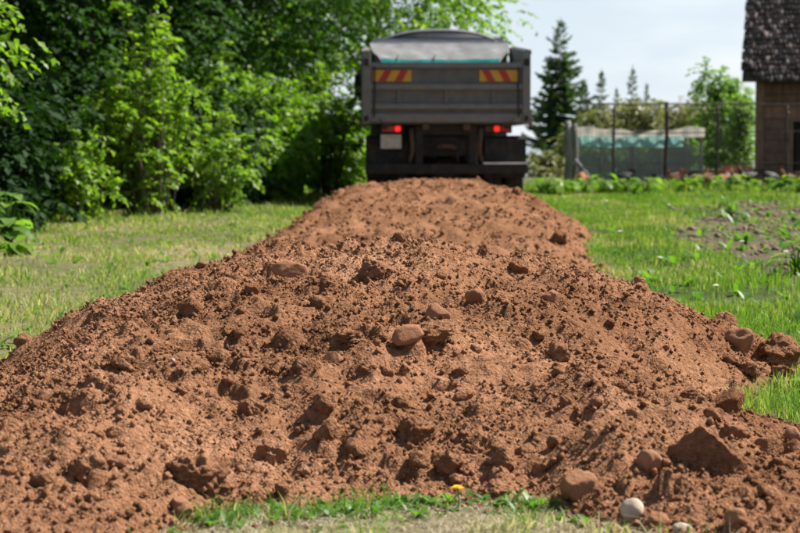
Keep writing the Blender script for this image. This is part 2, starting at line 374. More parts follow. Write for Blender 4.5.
def H2(X, Y):
    l_, r_ = xl2(Y), xr2(Y); ctr = .5*(l_+r_)
    u = np.where(X < ctr, (ctr-X)/(ctr-l_), (X-ctr)/(r_-ctr)); w = 1-np.abs(np.clip(u, 0, 3))**4.5
    lon = I(Y, [10.2, 11.2, 14, 18, 21.5, 24.5, 26.0, 27.2], [0, .03, .13, .31, .44, .44, .22, -.05])
    h = lon*np.clip(w, 0, 1); h = np.where(w < 0, .25*np.clip(w, -1, 0), h)
    k = np.clip(h/.12, 0, 1)
    return h + k*(.10*fbm(X*1.1, Y*1.0, 24, 3) + .055*fbm(X*3.3, Y*3.3, 25, 4, .66)) - .012
def heap_h(X, Y): return np.maximum(np.where(Y < 12.6, H1(X, Y), -.5), np.where(Y > 10.2, H2(X, Y), -.5))

# ------------------------------------------------------------------ pixel helper (direction only; the depth comes from what is touched)
def ray(px, py):
    c, s = math.cos(PITCH), math.sin(PITCH); a, b = (px-400)/F_PX, (266.5-py)/F_PX
    return np.array([a, c + s*b, -s + c*b])
def on_ground(px, py):
    d = ray(px, py); t = -CAM_H/d[2]; return d[0]*t, d[1]*t
def at_depth(px, Y):
    d = ray(px, 266.5); return d[0]/d[1]*Y
def on_heap(px, py, near=True):
    d = ray(px, py); t = np.arange(4.0, 30, .01); X, Y, Z = d[0]*t, d[1]*t, CAM_H+d[2]*t
    h = np.maximum(heap_h(X, Y), G(X, Y)); k = np.argmax(Z < h); return X[k], Y[k], h[k]

# ------------------------------------------------------------------ ground, lake
def dryness(X, Y):
    left = sstep(.3, -.8, X - .02*Y); nz = fbm(X*.55, Y*.35, 31, 3); n2 = fbm(X*1.7, Y*1.3, 33, 2)
    d = left*.61 + (1-left)*.10 + .55*nz + .25*n2
    d = d - .22*left*sstep(16, 24, Y)
    front = sstep(6.2, 5.4, Y)*(np.abs(X) < 1.6); d = d*(1-front) + front*(.85 + .5*n2)
    e = heap_h(X, Y); d = d + .30*sstep(-.14, -.02, e)*(X > 0)*(Y > 6)
    return np.clip(d, 0, 1)
def soilness(X, Y):
    xb = I(Y, [11, 12.5, 16.5, 21, 28, 31], [3.0, 2.5, 2.5, 3.1, 4.4, 6.0])
    nz = fbm(X*.8, Y*.45, 41, 3); n2 = fbm(X*2.2, Y*1.6, 43, 2)
    s = sstep(-.15, .45, X-xb+1.1*nz)*sstep(10.5, 12.5, Y)*sstep(31, 28.5, Y)
    s = s*np.clip(1.1 - 1.5*np.clip(n2-.02, 0, 1), 0, 1)
    hed = sstep(.2, 1.0, I(Y, [10, 18, 24, 28, 36, 45], [-4.2, -4.2, -4.0, -3.3, -1.5, -.5]) - X)*sstep(46, 40, Y)
    return np.clip(np.maximum(s, hed), 0, 1)
def gline(parts):
    out = []
    for a, b_, st in parts: out += list(np.arange(a, b_-1e-6, st))
    return np.array(out + [parts[-1][1]])
gx = gline([(-3000, -400, 650), (-400, -60, 40), (-60, -12, 4), (-12, -6, .5), (-6, 9, .17), (9, 20, 1), (20, 80, 6), (80, 400, 40), (400, 3000, 650)])
gy = gline([(-400, -40, 60), (-40, 0, 5), (0, 3.5, .5), (3.5, 34, .18), (34, 50, .4), (50, 130, 3), (130, 600, 47), (600, 4200, 600)])
GXm, GYm = np.meshgrid(gx, gy); Zg = G(GXm, GYm)
far = np.hypot(GXm, GYm) > 40
dr = np.where(far, .25, dryness(GXm, GYm)); so = np.where(far, 0, soilness(GXm, GYm))
def grid_faces(nr, nc):
    i = np.arange(nr*nc).reshape(nr, nc)
    return np.stack([i[:-1, :-1], i[:-1, 1:], i[1:, 1:], i[1:, :-1]], -1).reshape(-1, 4)
me = arr_mesh('ground', np.stack([GXm, GYm, Zg], -1).reshape(-1, 3), grid_faces(len(gy), len(gx)), True, {'dry': dr.ravel(), 'soil': so.ravel()})
tag(link('ground', me, M['ground']), 'lawn and bare soil around the heaps', kind='structure')
wx = np.array([-3000, -300, 0, 300, 3000.]); wy = np.array([88, 200, 600, 1500, 4200.])
WX, WY = np.meshgrid(wx, wy)
me = arr_mesh('lake', np.stack([WX, WY, WX*0-4.8], -1).reshape(-1, 3), grid_faces(5, 5))
tag(link('lake', me, M['water']), 'pale lake water far beyond the yard', kind='structure')

# ------------------------------------------------------------------ the soil heaps
def stamp(Z, xs, ys, cx, cy, r, hgt, asp, ang):
    """raise irregular domes out of the height field"""
    for k in range(len(cx)):
        rr = r[k]*1.5
        i0, i1 = np.searchsorted(xs, (cx[k]-rr, cx[k]+rr)); j0, j1 = np.searchsorted(ys, (cy[k]-rr, cy[k]+rr))
        if i1-i0 < 2 or j1-j0 < 2: continue
        dx = xs[None, i0:i1]-cx[k]; dy = ys[j0:j1, None]-cy[k]
        c, s = math.cos(ang[k]), math.sin(ang[k])
        q = ((dx*c+dy*s)/asp[k])**2 + ((-dx*s+dy*c)*asp[k])**2
        d = np.sqrt(np.clip(1-q/r[k]**2, 0, 1))
        w = Z[j0:j1, i0:i1]; jj, ii = (j1-j0)//2, (i1-i0)//2
        base = w[jj, ii]
        new = base - .18*r[k] + hgt[k]*d
        Z[j0:j1, i0:i1] = np.where((d > 0) & (new > w), new, w)
xs = np.arange(-2.02, 2.0, .007); ys = gline([(4.1, 6.6, .0072), (6.6, 9.1, .0105), (9.1, 12.4, .035)])
XX, YY = np.meshgrid(xs, ys); Z1 = H1(XX, YY)
# hollows left where clods rolled
def sizes(nn, lo, hi, p): 
    u = rng.uniform(0, 1, nn); return (lo**(1-p) + u*(hi**(1-p)-lo**(1-p)))**(1/(1-p))
nC = 330; cx = rng.uniform(-2, 2, nC); cy = rng.uniform(4.3, 9.6, nC); r_ = sizes(nC, .03, .10, 2.0)
keep = H1(cx, cy) > .02
Zneg = -Z1; stamp(Zneg, xs, ys, cx[keep], cy[keep], r_[keep], r_[keep]*.62, rng.uniform(.85, 1.2, nC)[keep], rng.uniform(0, 3.1, nC)[keep]); Z1 = -Zneg
for cnt, lo, hi, p in ((260, .03, .07, 2.6), (3600, .010, .028, 3.2), (24000, .006, .011, 1.6)):
    cx = rng.uniform(-2.2, 2.15, cnt); cy = rng.uniform(4.1, 10.5, cnt); r_ = sizes(cnt, lo, hi, p)
    k = (H1(cx, cy) > -.005) & (1.7*fbm(cx*1.6, cy*1.6, 51, 3) + rng.uniform(-.35, .35, cnt) > -.15)
    stamp(Z1, xs, ys, cx[k], cy[k], r_[k], r_[k]*rng.uniform(.7, 1.15, cnt)[k], rng.uniform(.75, 1.3, cnt)[k], rng.uniform(0, 3.1, cnt)[k])
Z1 += .0045*fbm(XX*48, YY*48, 61, 2, .7)*(Z1 > -.01)
me = arr_mesh('soil_heap', np.stack([XX, YY, Z1], -1).reshape(-1, 3), grid_faces(len(ys), len(xs)), True)
heap1 = tag(link('soil_heap', me, M['soil']), 'broad crumbly heap of reddish brown soil filling the foreground', 'soil heap')
xs2 = np.arange(-1.75, 2.4, .025); ys2 = gline([(10.3, 27.4, .040)])
X2, Y2 = np.meshgrid(xs2, ys2); Z2 = H2(X2, Y2)
for cnt, lo, hi, p in ((140, .05, .10, 2.4), (9000, .02, .042, 2.2)):
    cx = rng.uniform(-1.7, 2.3, cnt); cy = rng.uniform(10.6, 27, cnt); r_ = sizes(cnt, lo, hi, p)
    k = (H2(cx, cy) > 0) & (fbm(cx*.9, cy*.9, 53, 2)+rng.uniform(-.5, .5, cnt) > -.05)
    stamp(Z2, xs2, ys2, cx[k], cy[k], r_[k], r_[k]*rng.uniform(.45, .95, cnt)[k], rng.uniform(.75, 1.3, cnt)[k], rng.uniform(0, 3.1, cnt)[k])
me = arr_mesh('soil_heap', np.stack([X2, Y2, Z2], -1).reshape(-1, 3), grid_faces(len(ys2), len(xs2)), True)
heap2 = tag(link('soil_heap', me, M['soil']), 'smoother farther heap of reddish brown soil reaching the truck', 'soil heap')

def heap_z(X, Y):                        # real surface incl. crumbs
    if Y < 11.5 and xs[0] < X < xs[-1]:
        a = Z1[min(np.searchsorted(ys, Y), len(ys)-1), min(np.searchsorted(xs, X), len(xs)-1)]
    else: a = -9
    if Y > 10.4 and xs2[0] < X < xs2[-1] and Y < 27.3:
        b_ = Z2[min(np.searchsorted(ys2, Y), len(ys2)-1), min(np.searchsorted(xs2, X), len(xs2)-1)]
    else: b_ = -9
    return float(max(a, b_, G(X, Y)))

# loose crumbs (nobody could count them)
bm = bmesh.new(); bmesh.ops.create_icosphere(bm, subdivisions=1, radius=1)
bm.free(); iv = np.array([[1, 0, 0], [-1, 0, 0], [0, 1, 0], [0, -1, 0], [.3, .2, 1], [0, 0, -1], [-.5, -.4, .7]], float)
iff = np.array([[4, 0, 2], [4, 2, 1], [4, 1, 6], [6, 1, 3], [4, 6, 3], [4, 3, 0], [5, 2, 0], [5, 1, 2], [5, 3, 1], [5, 0, 3]])
def crumbs(name, cnt, reg, lo, hi, p, hf, lim):
    cx = rng.uniform(reg[0], reg[1], cnt); cy = reg[2] + (reg[3]-reg[2])*rng.uniform(0, 1, cnt)**1.25
    k = hf(cx, cy) > lim + rng.exponential(.012, cnt)*-1; k &= 1.6*fbm(cx*1.6, cy*1.6, 51, 3)+rng.uniform(-.5, .5, cnt) > -.36; cx, cy = cx[k], cy[k]; m_ = len(cx); r_ = sizes(m_, lo, hi, p)
    cz = np.array([heap_z(a, b_) for a, b_ in zip(cx, cy)])
    jit = iv[None]*(1+rng.uniform(-.28, .28, (m_, len(iv), 1)))*rng.uniform(.7, 1.2, (m_, 1, 3))
    th = rng.uniform(0, 6.28, m_); c, s = np.cos(th)[:, None], np.sin(th)[:, None]
    V = np.stack([jit[..., 0]*c-jit[..., 1]*s, jit[..., 0]*s+jit[..., 1]*c, jit[..., 2]], -1)*r_[:, None, None]
    V += np.stack([cx, cy, cz+r_*.35], -1)[:, None, :]
    F = iff[None]+(np.arange(m_)*len(iv))[:, None, None]
    return link(name, arr_mesh(name, V.reshape(-1, 3), F.reshape(-1, 3), True), M['clod'])
tag(crumbs('soil_crumbs', 47000, (-2.0, 1.95, 4.2, 9.4), .0038, .016, 3.1, H1, -.02), 'fine loose crumbs of soil strewn over the near heap', 'soil crumbs', kind='stuff')
tag(crumbs('soil_crumbs', 12000, (-1.7, 2.3, 10.5, 26), .009, .030, 2.8, H2, -.02), 'loose crumbs of soil strewn over the far heap', 'soil crumbs', kind='stuff')

M['garden'] = plain('garden_soil_crumb', (.155, .112, .088), .95, 0, .35, 30, .5, spec=.05)
nG = 5200; gx_ = rng.uniform(2.3, 8.2, nG); gy_ = rng.uniform(11.5, 30, nG); kk = (soilness(gx_, gy_) > rng.uniform(.25, .9, nG)) & (gx_ < .25*gy_+.8); gx_, gy_ = gx_[kk], gy_[kk]
r_ = sizes(len(gx_), .012, .06, 2.3); jit = iv[None]*(1+rng.uniform(-.28, .28, (len(gx_), len(iv), 1)))*r_[:, None, None]; jit[..., 2] *= .7
V = jit+np.stack([gx_, gy_, G(gx_, gy_)+r_*.15], -1)[:, None, :]; F = iff[None]+(np.arange(len(gx_))*len(iv))[:, None, None]
tag(link('garden_soil_crumbs', arr_mesh('garden_soil_crumbs', V.reshape(-1, 3), F.reshape(-1, 3), True), M['garden']), 'loose grey brown crumbs on the dug garden patch at right', 'soil crumbs', kind='stuff')

# ------------------------------------------------------------------ clods and stones
def pn3(P, seed=0):
    return (pn(P[:, 0]+P[:, 2]*.7, P[:, 1]-P[:, 2]*.4, seed) + pn(P[:, 1]+P[:, 0]*.6, P[:, 2]+P[:, 0]*.2, seed+3) + pn(P[:, 2]-P[:, 1]*.5, P[:, 0]+3.3, seed+7))/1.6
def clod_mesh(name, sub, seed, cuts=0, rough=.25, fine=.07, planes=()):
    bm = bmesh.new(); bmesh.ops.create_icosphere(bm, subdivisions=sub, radius=1)
    P = np.array([v.co[:] for v in bm.verts]); r2 = np.random.default_rng(seed)
    P *= (1 + rough*pn3(P*1.3+seed*1.7, seed % 9))[:, None]
    pl = [(np.array(a)/np.linalg.norm(a), d) for a, d in planes]
    for _ in range(cuts):
        v = r2.normal(size=3); v /= np.linalg.norm(v); pl.append((v, r2.uniform(.5, .82)))
    for nn_, d in pl:
        e = P@nn_-d; P -= np.where(e > 0, e*.93, 0)[:, None]*nn_
    if fine: P *= (1 + fine*pn3(P*4.5+seed, seed % 7) + fine*.55*pn3(P*9+seed, seed % 5) + (fine*.3*pn3(P*19+seed, seed % 4) if sub > 3 else 0))[:, None]
    for v, p in zip(bm.verts, P): v.co = p
    me = bpy.data.meshes.new(name); bm.to_mesh(me); bm.free()
    me.polygons.foreach_set('use_smooth', np.ones(len(me.polygons), bool)); return me
# px, py, width px, height px, kind, label
CL = [
 (291, 268, 34, 20, 'stone', 'smooth rounded brown stone on the left of the near crest'),
 (376, 267, 34, 28, 'clod', 'big rough clod at the middle of the near crest, left of the truck'),
 (190, 308, 22, 22, 'clod', 'dark crumbly clod on the upper left flank of the near heap'),
 (438, 312, 24, 20, 'ang', 'angular brown stone below the truck on the upper slope'),
 (476, 297, 20, 18, 'stone', 'round brown stone right of the angular one on the upper slope'),
 (408, 344, 34, 20, 'ang', 'flat topped stone casting a dark shadow in the middle of the heap'),
 (430, 330, 46, 18, 'clod', 'long low clod just above the flat topped stone'),
 (346, 333, 44, 16, 'clod', 'long low clod left of the flat topped stone'),
 (333, 358, 20, 18, 'stone', 'small round stone standing up beside a shaded clod at mid slope'),
 (307, 365, 26, 20, 'clod', 'shaded clod at mid slope, left of a small round stone'),
 (558, 351, 22, 20, 'clod', 'clod with a dark face on the right of the mid slope'),
 (538, 336, 13, 12, 'ang', 'small dark pebble up and left of the clod with a dark face'),
 (250, 409, 30, 20, 'clod', 'clod with a shadow at its left on the lower left slope'),
 (197, 470, 62, 40, 'clod', 'large lumpy clod at lower left, its left face in deep shadow'),
 (88, 468, 34, 28, 'clod', 'upright clod near the bottom left corner casting a long shadow'),
 (42, 478, 26, 22, 'clod', 'smaller clod left of the upright one near the bottom left corner'),
 (180, 506, 30, 20, 'stone', 'round brown stone at the left end of the foreground grass'),
 (580, 487, 36, 30, 'stone', 'smooth oval brown stone at bottom right of the foreground grass'),
 (632, 513, 24, 22, 'pale', 'white oval stone at the bottom of the heap'),
 (703, 448, 82, 66, 'slab', 'largest slab of hard soil with a flat shaded face, at lower right'),
 (648, 463, 30, 24, 'tan', 'tan stone left of the largest slab'),
 (728, 400, 38, 30, 'ang', 'angular clod above the largest slab beside the grass notch'),
 (734, 432, 26, 20, 'clod', 'rough pale clod right of the top of the largest slab'),
 (770, 446, 42, 26, 'ang', 'angular clod at the lower tip of the grass notch'),
 (794, 438, 26, 22, 'tan', 'round tan stone at the right edge of the picture below the grass notch'),
 (601, 267, 24, 20, 'ang', 'lone clod on the right edge of the heap against the lawn'),
 (741, 337, 32, 22, 'tan', 'tan angular stone on the heap edge left of the big end clump'),
 (779, 353, 48, 26, 'clod', 'big clump of soil lying on the grass at the right end of the heap'),
 (752, 372, 22, 14, 'clod', 'low clod in front of the big end clump'),
 (780, 376, 26, 16, 'clod', 'low clod at the upper rim of the grass notch'),
 (503, 458, 30, 26, 'clod', 'clod with a dark hollow on the lower slope, above another clod'),
 (496, 489, 34, 22, 'clod', 'lowest clod above the foreground grass, right of the yellow flower'),
 (124, 362, 26, 16, 'clod', 'clod near the left rim of the heap'),
 (272, 455, 34, 28, 'clod', 'clod with a deep shadow right of the large lumpy one'),
 (415, 425, 40, 28, 'clod', 'broad clod in the middle of the lower slope'),
 (332, 430, 28, 22, 'clod', 'clod left of the broad one on the lower slope'),
 (450, 462, 30, 22, 'clod', 'clod below the broad one on the lower slope'),
 (518, 267, 22, 16, 'clod', 'clod just under the near crest at right'),
 (400, 404, 20, 16, 'clod', 'small clod just above the broad one on the lower slope'),
 (516, 192, 9, 10, 'clod', 'far clod at the top right of the far heap by the truck bumper'),
 (735, 523, 22, 20, 'tan', 'tan stone at the bottom edge of the picture, below the slab'),
 (683, 531, 22, 12, 'pale', 'pale stone cut by the bottom edge of the picture'),
 (549, 297, 14, 12, 'stone', 'little pale brown stone on the upper right slope'),
 (566, 400, 13, 12, 'clod', 'small dark clod lying alone right of the middle of the heap'),
 (620, 382, 16, 14, 'clod', 'low rounded clod up and left of the largest slab'),
 (560, 238, 16, 12, 'clod', 'clod on the right flank of the far heap'),
 (690, 395, 18, 14, 'clod', 'clod between the mid slope and the angular clod at right'),
]
for i, (px, py, w, h, kind, lab) in enumerate(CL):
    X, Y, Zs = on_heap(px, py+h*.30); Zs = max(heap_z(X, Y), Zs-.012)
    mpp = Y/F_PX; rx = w*.5*mpp*1.05; rz = h*.5*mpp*1.2; ry = .5*(rx+rz)
    nm, mt = 'soil_clod', M['clod']
    if kind == 'slab': rz *= 1.22
    if kind == 'stone': me = clod_mesh('stone', 4, i+3, 4, .3, .07); nm, mt = 'stone', M['stone_brown']
    elif kind == 'tan': me = clod_mesh('stone', 4, i+3, 5, .28, .07); nm, mt = 'stone', M['stone_tan']
    elif kind == 'pale': me = clod_mesh('stone', 4, i+3, 2, .15, .015); nm, mt = 'stone', M['stone_pale']
    elif kind == 'ang': me = clod_mesh('stone', 4, i+3, 7, .2, .03); nm, mt = ('soil_clod' if 'clod' in lab else 'stone'), M['clod'] if 'clod' in lab else M['stone_brown']
    elif kind == 'slab':
        me = clod_mesh('soil_slab', 5, 77, 0, .30, .10, [((-.58, -.80, .02), .30), ((.35, .1, 1), .58), ((-.7, .3, .6), .72)]); nm = 'soil_slab'
    else: me = clod_mesh('soil_clod', 5 if w > 29 else 4, i+3, 1, .45, .22)
    o = link(nm, me, mt); o.scale = (rx, ry, rz); o.location = (X, Y, Zs+rz*{'slab': .06, 'clod': .20, 'ang': .25}.get(kind, .32))
    if kind != 'slab': o.rotation_euler = (rng.uniform(-.3, .3), rng.uniform(-.3, .3), rng.uniform(0, 6.28) if abs(rx-ry) < .3*rx else rng.uniform(-.35, .35))
    if kind == 'slab': o.rotation_euler = (0, R(18), R(-8))
    tag(o, lab, 'stone' if nm == 'stone' else 'soil clod', 'stones and clods on the heaps')
protos = [clod_mesh('soil_clod', 3, 200+k, 1+k % 3, .42, .2) for k in range(10)]
for me_ in protos: me_.materials.append(M['clod'])
stp = [clod_mesh('stone', 3, 300+k, 2+k, .2, .02) for k in range(4)]
for k, me_ in enumerate(stp): me_.materials.append([M['stone_brown'], M['stone_tan'], M['stone_tan'], M['stone_pale']][k])
SHORT = '''smooth stone on the left crest|big rough clod on the crest|dark clod on the upper left flank|angular stone on the upper slope|round stone on the upper slope|flat topped stone at mid heap|long clod above the flat topped stone|long clod left of the flat topped stone|upright round stone at mid slope|shaded clod at mid slope|dark faced clod at mid right|small dark pebble at mid right|shadowed clod on the lower left slope|large lumpy clod at lower left|upright clod near the bottom left corner|smaller clod at the bottom left corner|round stone left of the foreground grass|smooth oval stone at bottom right|white oval stone|largest slab|tan stone beside the largest slab|angular clod above the largest slab|pale clod right of the largest slab|angular clod below the grass notch|round tan stone at the right edge|lone clod against the lawn|tan stone on the right heap edge|big end clump|low clod before the big end clump|low clod at the notch rim|hollowed clod on the lower slope|lowest clod above the foreground grass|clod near the left rim|deep shadowed clod at lower left|broad clod on the lower slope|clod left of the broad one|clod below the broad one|clod under the right crest|small clod above the broad one||tan stone at the bottom edge|pale stone cut by the bottom edge|little stone on the upper right slope|lone dark clod at mid right|low clod up and left of the slab||clod above and left of the angular one'''.split('|')
used = set()
def where(px, py, noun):
    """which one it is: its side of the nearest landmark stone or clod"""
    order = sorted((i for i in range(len(CL)) if SHORT[i]), key=lambda i: (CL[i][0]-px)**2+((CL[i][1]-py)*1.3)**2)
    for i in order[:16]:
        a = math.degrees(math.atan2(CL[i][1]-py, px-CL[i][0])) % 360
        side = ['right of', 'up and right of', 'above', 'up and left of', 'left of', 'down and left of', 'below', 'down and right of'][int(((a+22.5) % 360)//45)]
        t = '%s %s the %s' % (noun, side, SHORT[i])
        if t not in used: used.add(t); return t
    return t
placed = [(c[0], c[1]) for c in CL]; cnt = 0
for _ in range(1200):
    X = rng.uniform(-1.9, 1.7); Y = rng.uniform(4.5, 9.2)
    if H1(X, Y) < .015: continue
    z = heap_z(X, Y); px = 400+F_PX*X/Y; py = HOR+F_PX*(1-z)/Y
    if not (0 < px < 800 and py < 530) or min((px-a)**2+(py-b_)**2 for a, b_ in placed) < 22**2: continue
    placed.append((px, py)); r_ = float(sizes(1, .014, .036, 2.2)[0]); st = rng.uniform() < .06
    o = bpy.data.objects.new('stone' if st else 'soil_clod', (stp if st else protos)[int(rng.integers(4 if st else 10))]); col.objects.link(o)
    if st: r_ *= .75
    o.scale = (r_*rng.uniform(.85, 1.25), r_, r_*rng.uniform(.7, 1.0)); o.rotation_euler = (rng.uniform(-.4, .4), rng.uniform(-.4, .4), rng.uniform(0, 6.28))
    o.location = (X, Y, z+r_*.12)
    if st: tag(o, where(px, py, 'small pebble'), 'stone', 'small pebbles on the near heap')
    else: tag(o, where(px, py, 'small clod'), 'soil clod', 'small clods on the near heap')
    cnt += 1
    if cnt >= 170: break

# ------------------------------------------------------------------ grass
def blades(name, X, Y, hgt, wid, tint, lean=.35):
    m_ = len(X); th = rng.uniform(0, 6.28, m_); ln = np.abs(rng.normal(0, lean, m_))*hgt; la = rng.uniform(0, 6.28, m_)
    z0 = np.maximum(G(X, Y), -9)-.006
    bx, by = np.cos(th)*wid*.5, np.sin(th)*wid*.5; lx, ly = np.cos(la)*ln, np.sin(la)*ln
    V = np.empty((m_, 5, 3))
    V[:, 0] = np.stack([X-bx, Y-by, z0], -1); V[:, 1] = np.stack([X+bx, Y+by, z0], -1)
    V[:, 2] = np.stack([X-bx*.8+lx*.35, Y-by*.8+ly*.35, z0+hgt*.55], -1); V[:, 3] = np.stack([X+bx*.8+lx*.35, Y+by*.8+ly*.35, z0+hgt*.55], -1)
    V[:, 4] = np.stack([X+lx*1.1, Y+ly*1.1, z0+hgt*np.clip(1-.3*ln/hgt, .3, 1)], -1)
    F = np.array([[0, 1, 3], [0, 3, 2], [2, 3, 4]])[None]+(np.arange(m_)*5)[:, None, None]
    return link(name, arr_mesh(name, V.reshape(-1, 3), F.reshape(-1, 3), False, {'tint': np.repeat(tint, 5)}), M['grass'])
def scatter(n, x0, x1, y0, y1, py_=1.0):
    Y = y0+(y1-y0)*rng.uniform(0, 1, n)**py_; X = rng.uniform(x0, x1, n); return X, Y
# right lawn
X, Y = scatter(300000, 1.1, 9.0, 5.2, 35.5, 1.25)
k = (X < .245*Y+1.6) & (heap_h(X, Y) < -.008+rng.uniform(-.02, .035, len(X)))
k &= rng.uniform(0, 1, len(X)) > .93*np.clip(soilness(X, Y)*1.15, 0, 1)
k &= rng.uniform(0, 1, len(X)) < np.clip(.75+1.5*fbm(X*1.2, Y*.9, 71, 3), .12, 1)
X, Y = X[k], Y[k]; dd = dryness(X, Y)
hh = (.060+.035*np.clip(fbm(X*.9, Y*.6, 73, 2)*2, -1, 1.3))*rng.uniform(.6, 1.35, len(X))*np.where(Y > 30, 1.3, 1)
tint = np.clip(.36+.5*dd+rng.normal(0, .19, len(X))+.5*fbm(X*.8, Y*.8, 75, 3), 0, 1)
gr = blades('lawn_grass', X, Y, hh, I(Y, [5, 12, 35], [.005, .008, .015])*rng.uniform(.7, 1.3, len(X)), tint)
tag(gr, 'lush green lawn grass on the right of the heaps', 'grass', kind='stuff'); nR = len(X)
# left verge
X, Y = scatter(200000, -7.5, .2, 6.0, 36, 1.2)
k = (X > -.245*Y-1.6) & (heap_h(X, Y) < -.008+rng.uniform(-.02, .03, len(X))) & (rng.uniform(0, 1, len(X)) > soilness(X, Y)*.9)
k &= (X < .03*Y-.6) & (rng.uniform(0, 1, len(X)) < np.clip(.55+1.5*fbm(X*1.1, Y*.8, 81, 2)+.25*sstep(17, 26, Y), .10, 1))
X, Y = X[k], Y[k]; dd = dryness(X, Y)
hh = (.034+.020*np.clip(fbm(X*1.1, Y*.7, 83, 2)*2, -1, 1.5))*rng.uniform(.5, 1.5, len(X))*(1+.5*sstep(18, 25, Y))*(1+1.6*np.clip(fbm(X*2.4, Y*1.7, 85, 2)*2, 0, 1))*np.where(heap_h(X, Y) > -.3, 1, 1)
tint = np.clip(.30+.62*dd+rng.normal(0, .2, len(X)), 0, 1)
gr = blades('verge_grass', X, Y, hh, I(Y, [5, 12, 35], [.005, .008, .015])*rng.uniform(.7, 1.3, len(X)), tint, .95)
tag(gr, 'short patchy dry and green grass on the left of the heaps', 'grass', kind='stuff'); nL = len(X)
X, Y = scatter(16000, 1.9, 9.2, 32.6, 35.8)
gr = blades('rough_grass', X, Y, .17*rng.uniform(.4, 1.5, len(X))*np.clip(.8+1.2*fbm(X*1.1, Y, 77, 2), .25, 1.6), .018*rng.uniform(.7, 1.4, len(X)), np.clip(.5+rng.normal(0, .14, len(X)), 0, .7), .6)
tag(gr, 'tall bright rough grass along the foot of the hen fence', 'grass', kind='stuff')
# denser, finer blades where the lawn comes close
X, Y = scatter(30000, 1.1, 3.0, 5.3, 11)
k = (X < .245*Y+.5) & (heap_h(X, Y) < -.006+rng.uniform(-.02, .03, len(X))); X, Y = X[k], Y[k]
gr = blades('lawn_grass', X, Y, .058*rng.uniform(.5, 1.5, len(X)), .0042*rng.uniform(.7, 1.3, len(X)), np.clip(.36+rng.normal(0, .16, len(X))+.4*dryness(X, Y), 0, 1), .5)
tag(gr, 'close green lawn grass in the notch at the right end of the near heap', 'grass', kind='stuff')
X, Y = scatter(30000, -3.4, -1.2, 7, 12.5)
k = (X > -.245*Y-.5) & (heap_h(X, Y) < -.006+rng.uniform(-.02, .03, len(X))) & (rng.uniform(0, 1, len(X)) < np.clip(.6+1.4*fbm(X*1.6, Y*1.2, 87, 2), .1, 1)); X, Y = X[k], Y[k]
gr = blades('verge_grass', X, Y, .040*rng.uniform(.4, 1.5, len(X)), .0042*rng.uniform(.7, 1.3, len(X)), np.clip(.45+rng.normal(0, .2, len(X))+.45*(dryness(X, Y)-.5), 0, 1), .9)
tag(gr, 'close dry and green grass along the left foot of the near heap', 'grass', kind='stuff')
# foreground strip
X, Y = scatter(26000, -1.25, 1.25, 3.9, 5.2); k = heap_h(X, Y) < -.004+rng.uniform(-.02, .01, len(X)); X, Y = X[k], Y[k]
gr = blades('dead_grass', X, Y, .020*rng.uniform(.4, 1.5, len(X)), .0036*rng.uniform(.6, 1.3, len(X)), rng.uniform(0, 1, len(X)), 2.2)
gr.data.materials[0] = M['straw']; tag(gr, 'flattened straw coloured dead grass at the bottom edge', 'grass', kind='stuff')
X, Y = scatter(21000, -1.25, 1.25, 4.2, 5.25)
k = (heap_h(X, Y) < -.004+rng.uniform(-.02, .02, len(X))) & (rng.uniform(0, 1, len(X)) < np.clip(.75+1.5*fbm(X*3, Y*3, 91, 2), .1, 1)*np.where(X > .42, .35, 1))
X, Y = X[k], Y[k]
tint = np.clip(.50+1.1*fbm(X*2.3+5, Y*3, 93, 2)+rng.normal(0, .22, len(X)) - .28*sstep(4.72, 4.95, Y), 0, 1); tint = np.where(tint > .55, np.clip(tint+.3, .85, 1), tint*.8)
gr = blades('foreground_grass', X, Y, .052*rng.uniform(.4, 1.4, len(X))*np.clip(.6+2.2*fbm(X*4.5, Y*4.5, 95, 2), .2, 1.5), .0038*rng.uniform(.6, 1.4, len(X)), tint, 1.2)
tag(gr, 'matted strip of dry and green grass at the foot of the near heap', 'grass', kind='stuff')

# broad-leaved weeds: strips that arch out of a rosette
def leaf_strip(base, ang, length, width, rise, droop, seg=4, tw=0.0):
    """returns verts / quads of one arching blade leaf with a lifted rim"""
    c, s = math.cos(ang), math.sin(ang); V = []; F = []
    for i in range(seg+1):
        t = i/seg; r_ = length*t*(1-.18*droop*t); z = length*(rise*t-droop*t*t); w = width*.5*(math.sin(math.pi*min(1, .12+t*.88))**.7 if t < 1 else 0.02)
        for sgn, dz in ((-1, .18*w), (0, 0), (1, .18*w)):
            V.append((base[0]+c*r_-s*sgn*w, base[1]+s*r_+c*sgn*w, base[2]+z+dz))
    for i in range(seg):
        for j in (0, 1): F.append((i*3+j, i*3+j+1, i*3+j+4, i*3+j+3))
    return V, F
class LB:
    def __init__(s): s.v, s.f, s.t, s.n = [], [], [], 0
    def add(s, V, F, tint):
        s.v.append(np.array(V)); s.f.append(np.array(F)+s.n); s.t.append(np.full(len(V), tint)); s.n += len(V)
    def mesh(s, name): return arr_mesh(name, np.concatenate(s.v), np.concatenate(s.f), True, {'tint': np.concatenate(s.t)})
wb = LB()
def rosette(lb, x, y, sz, nl, z=None):
    z = float(G(x, y)) if z is None else z
    for k in range(nl):
        V, F = leaf_strip((x, y, z), rng.uniform(0, 6.28), sz*rng.uniform(.6, 1.2), sz*rng.uniform(.25, .42), rng.uniform(.4, 1.3), rng.uniform(.3, .9), 3)
        lb.add(V, F, rng.uniform(0, 1))
for _ in range(900):
    Y = rng.uniform(6.5, 33); X = rng.uniform(1.2, .23*Y+.8)
    if heap_h(X, Y) > -.02 or rng.uniform() > .25+.9*max(0, fbm(X*.7, Y*.7, 101, 2))+.2*soilness(X, Y): continue
    rosette(wb, X, Y, rng.uniform(.06, .16), int(rng.integers(4, 9)))
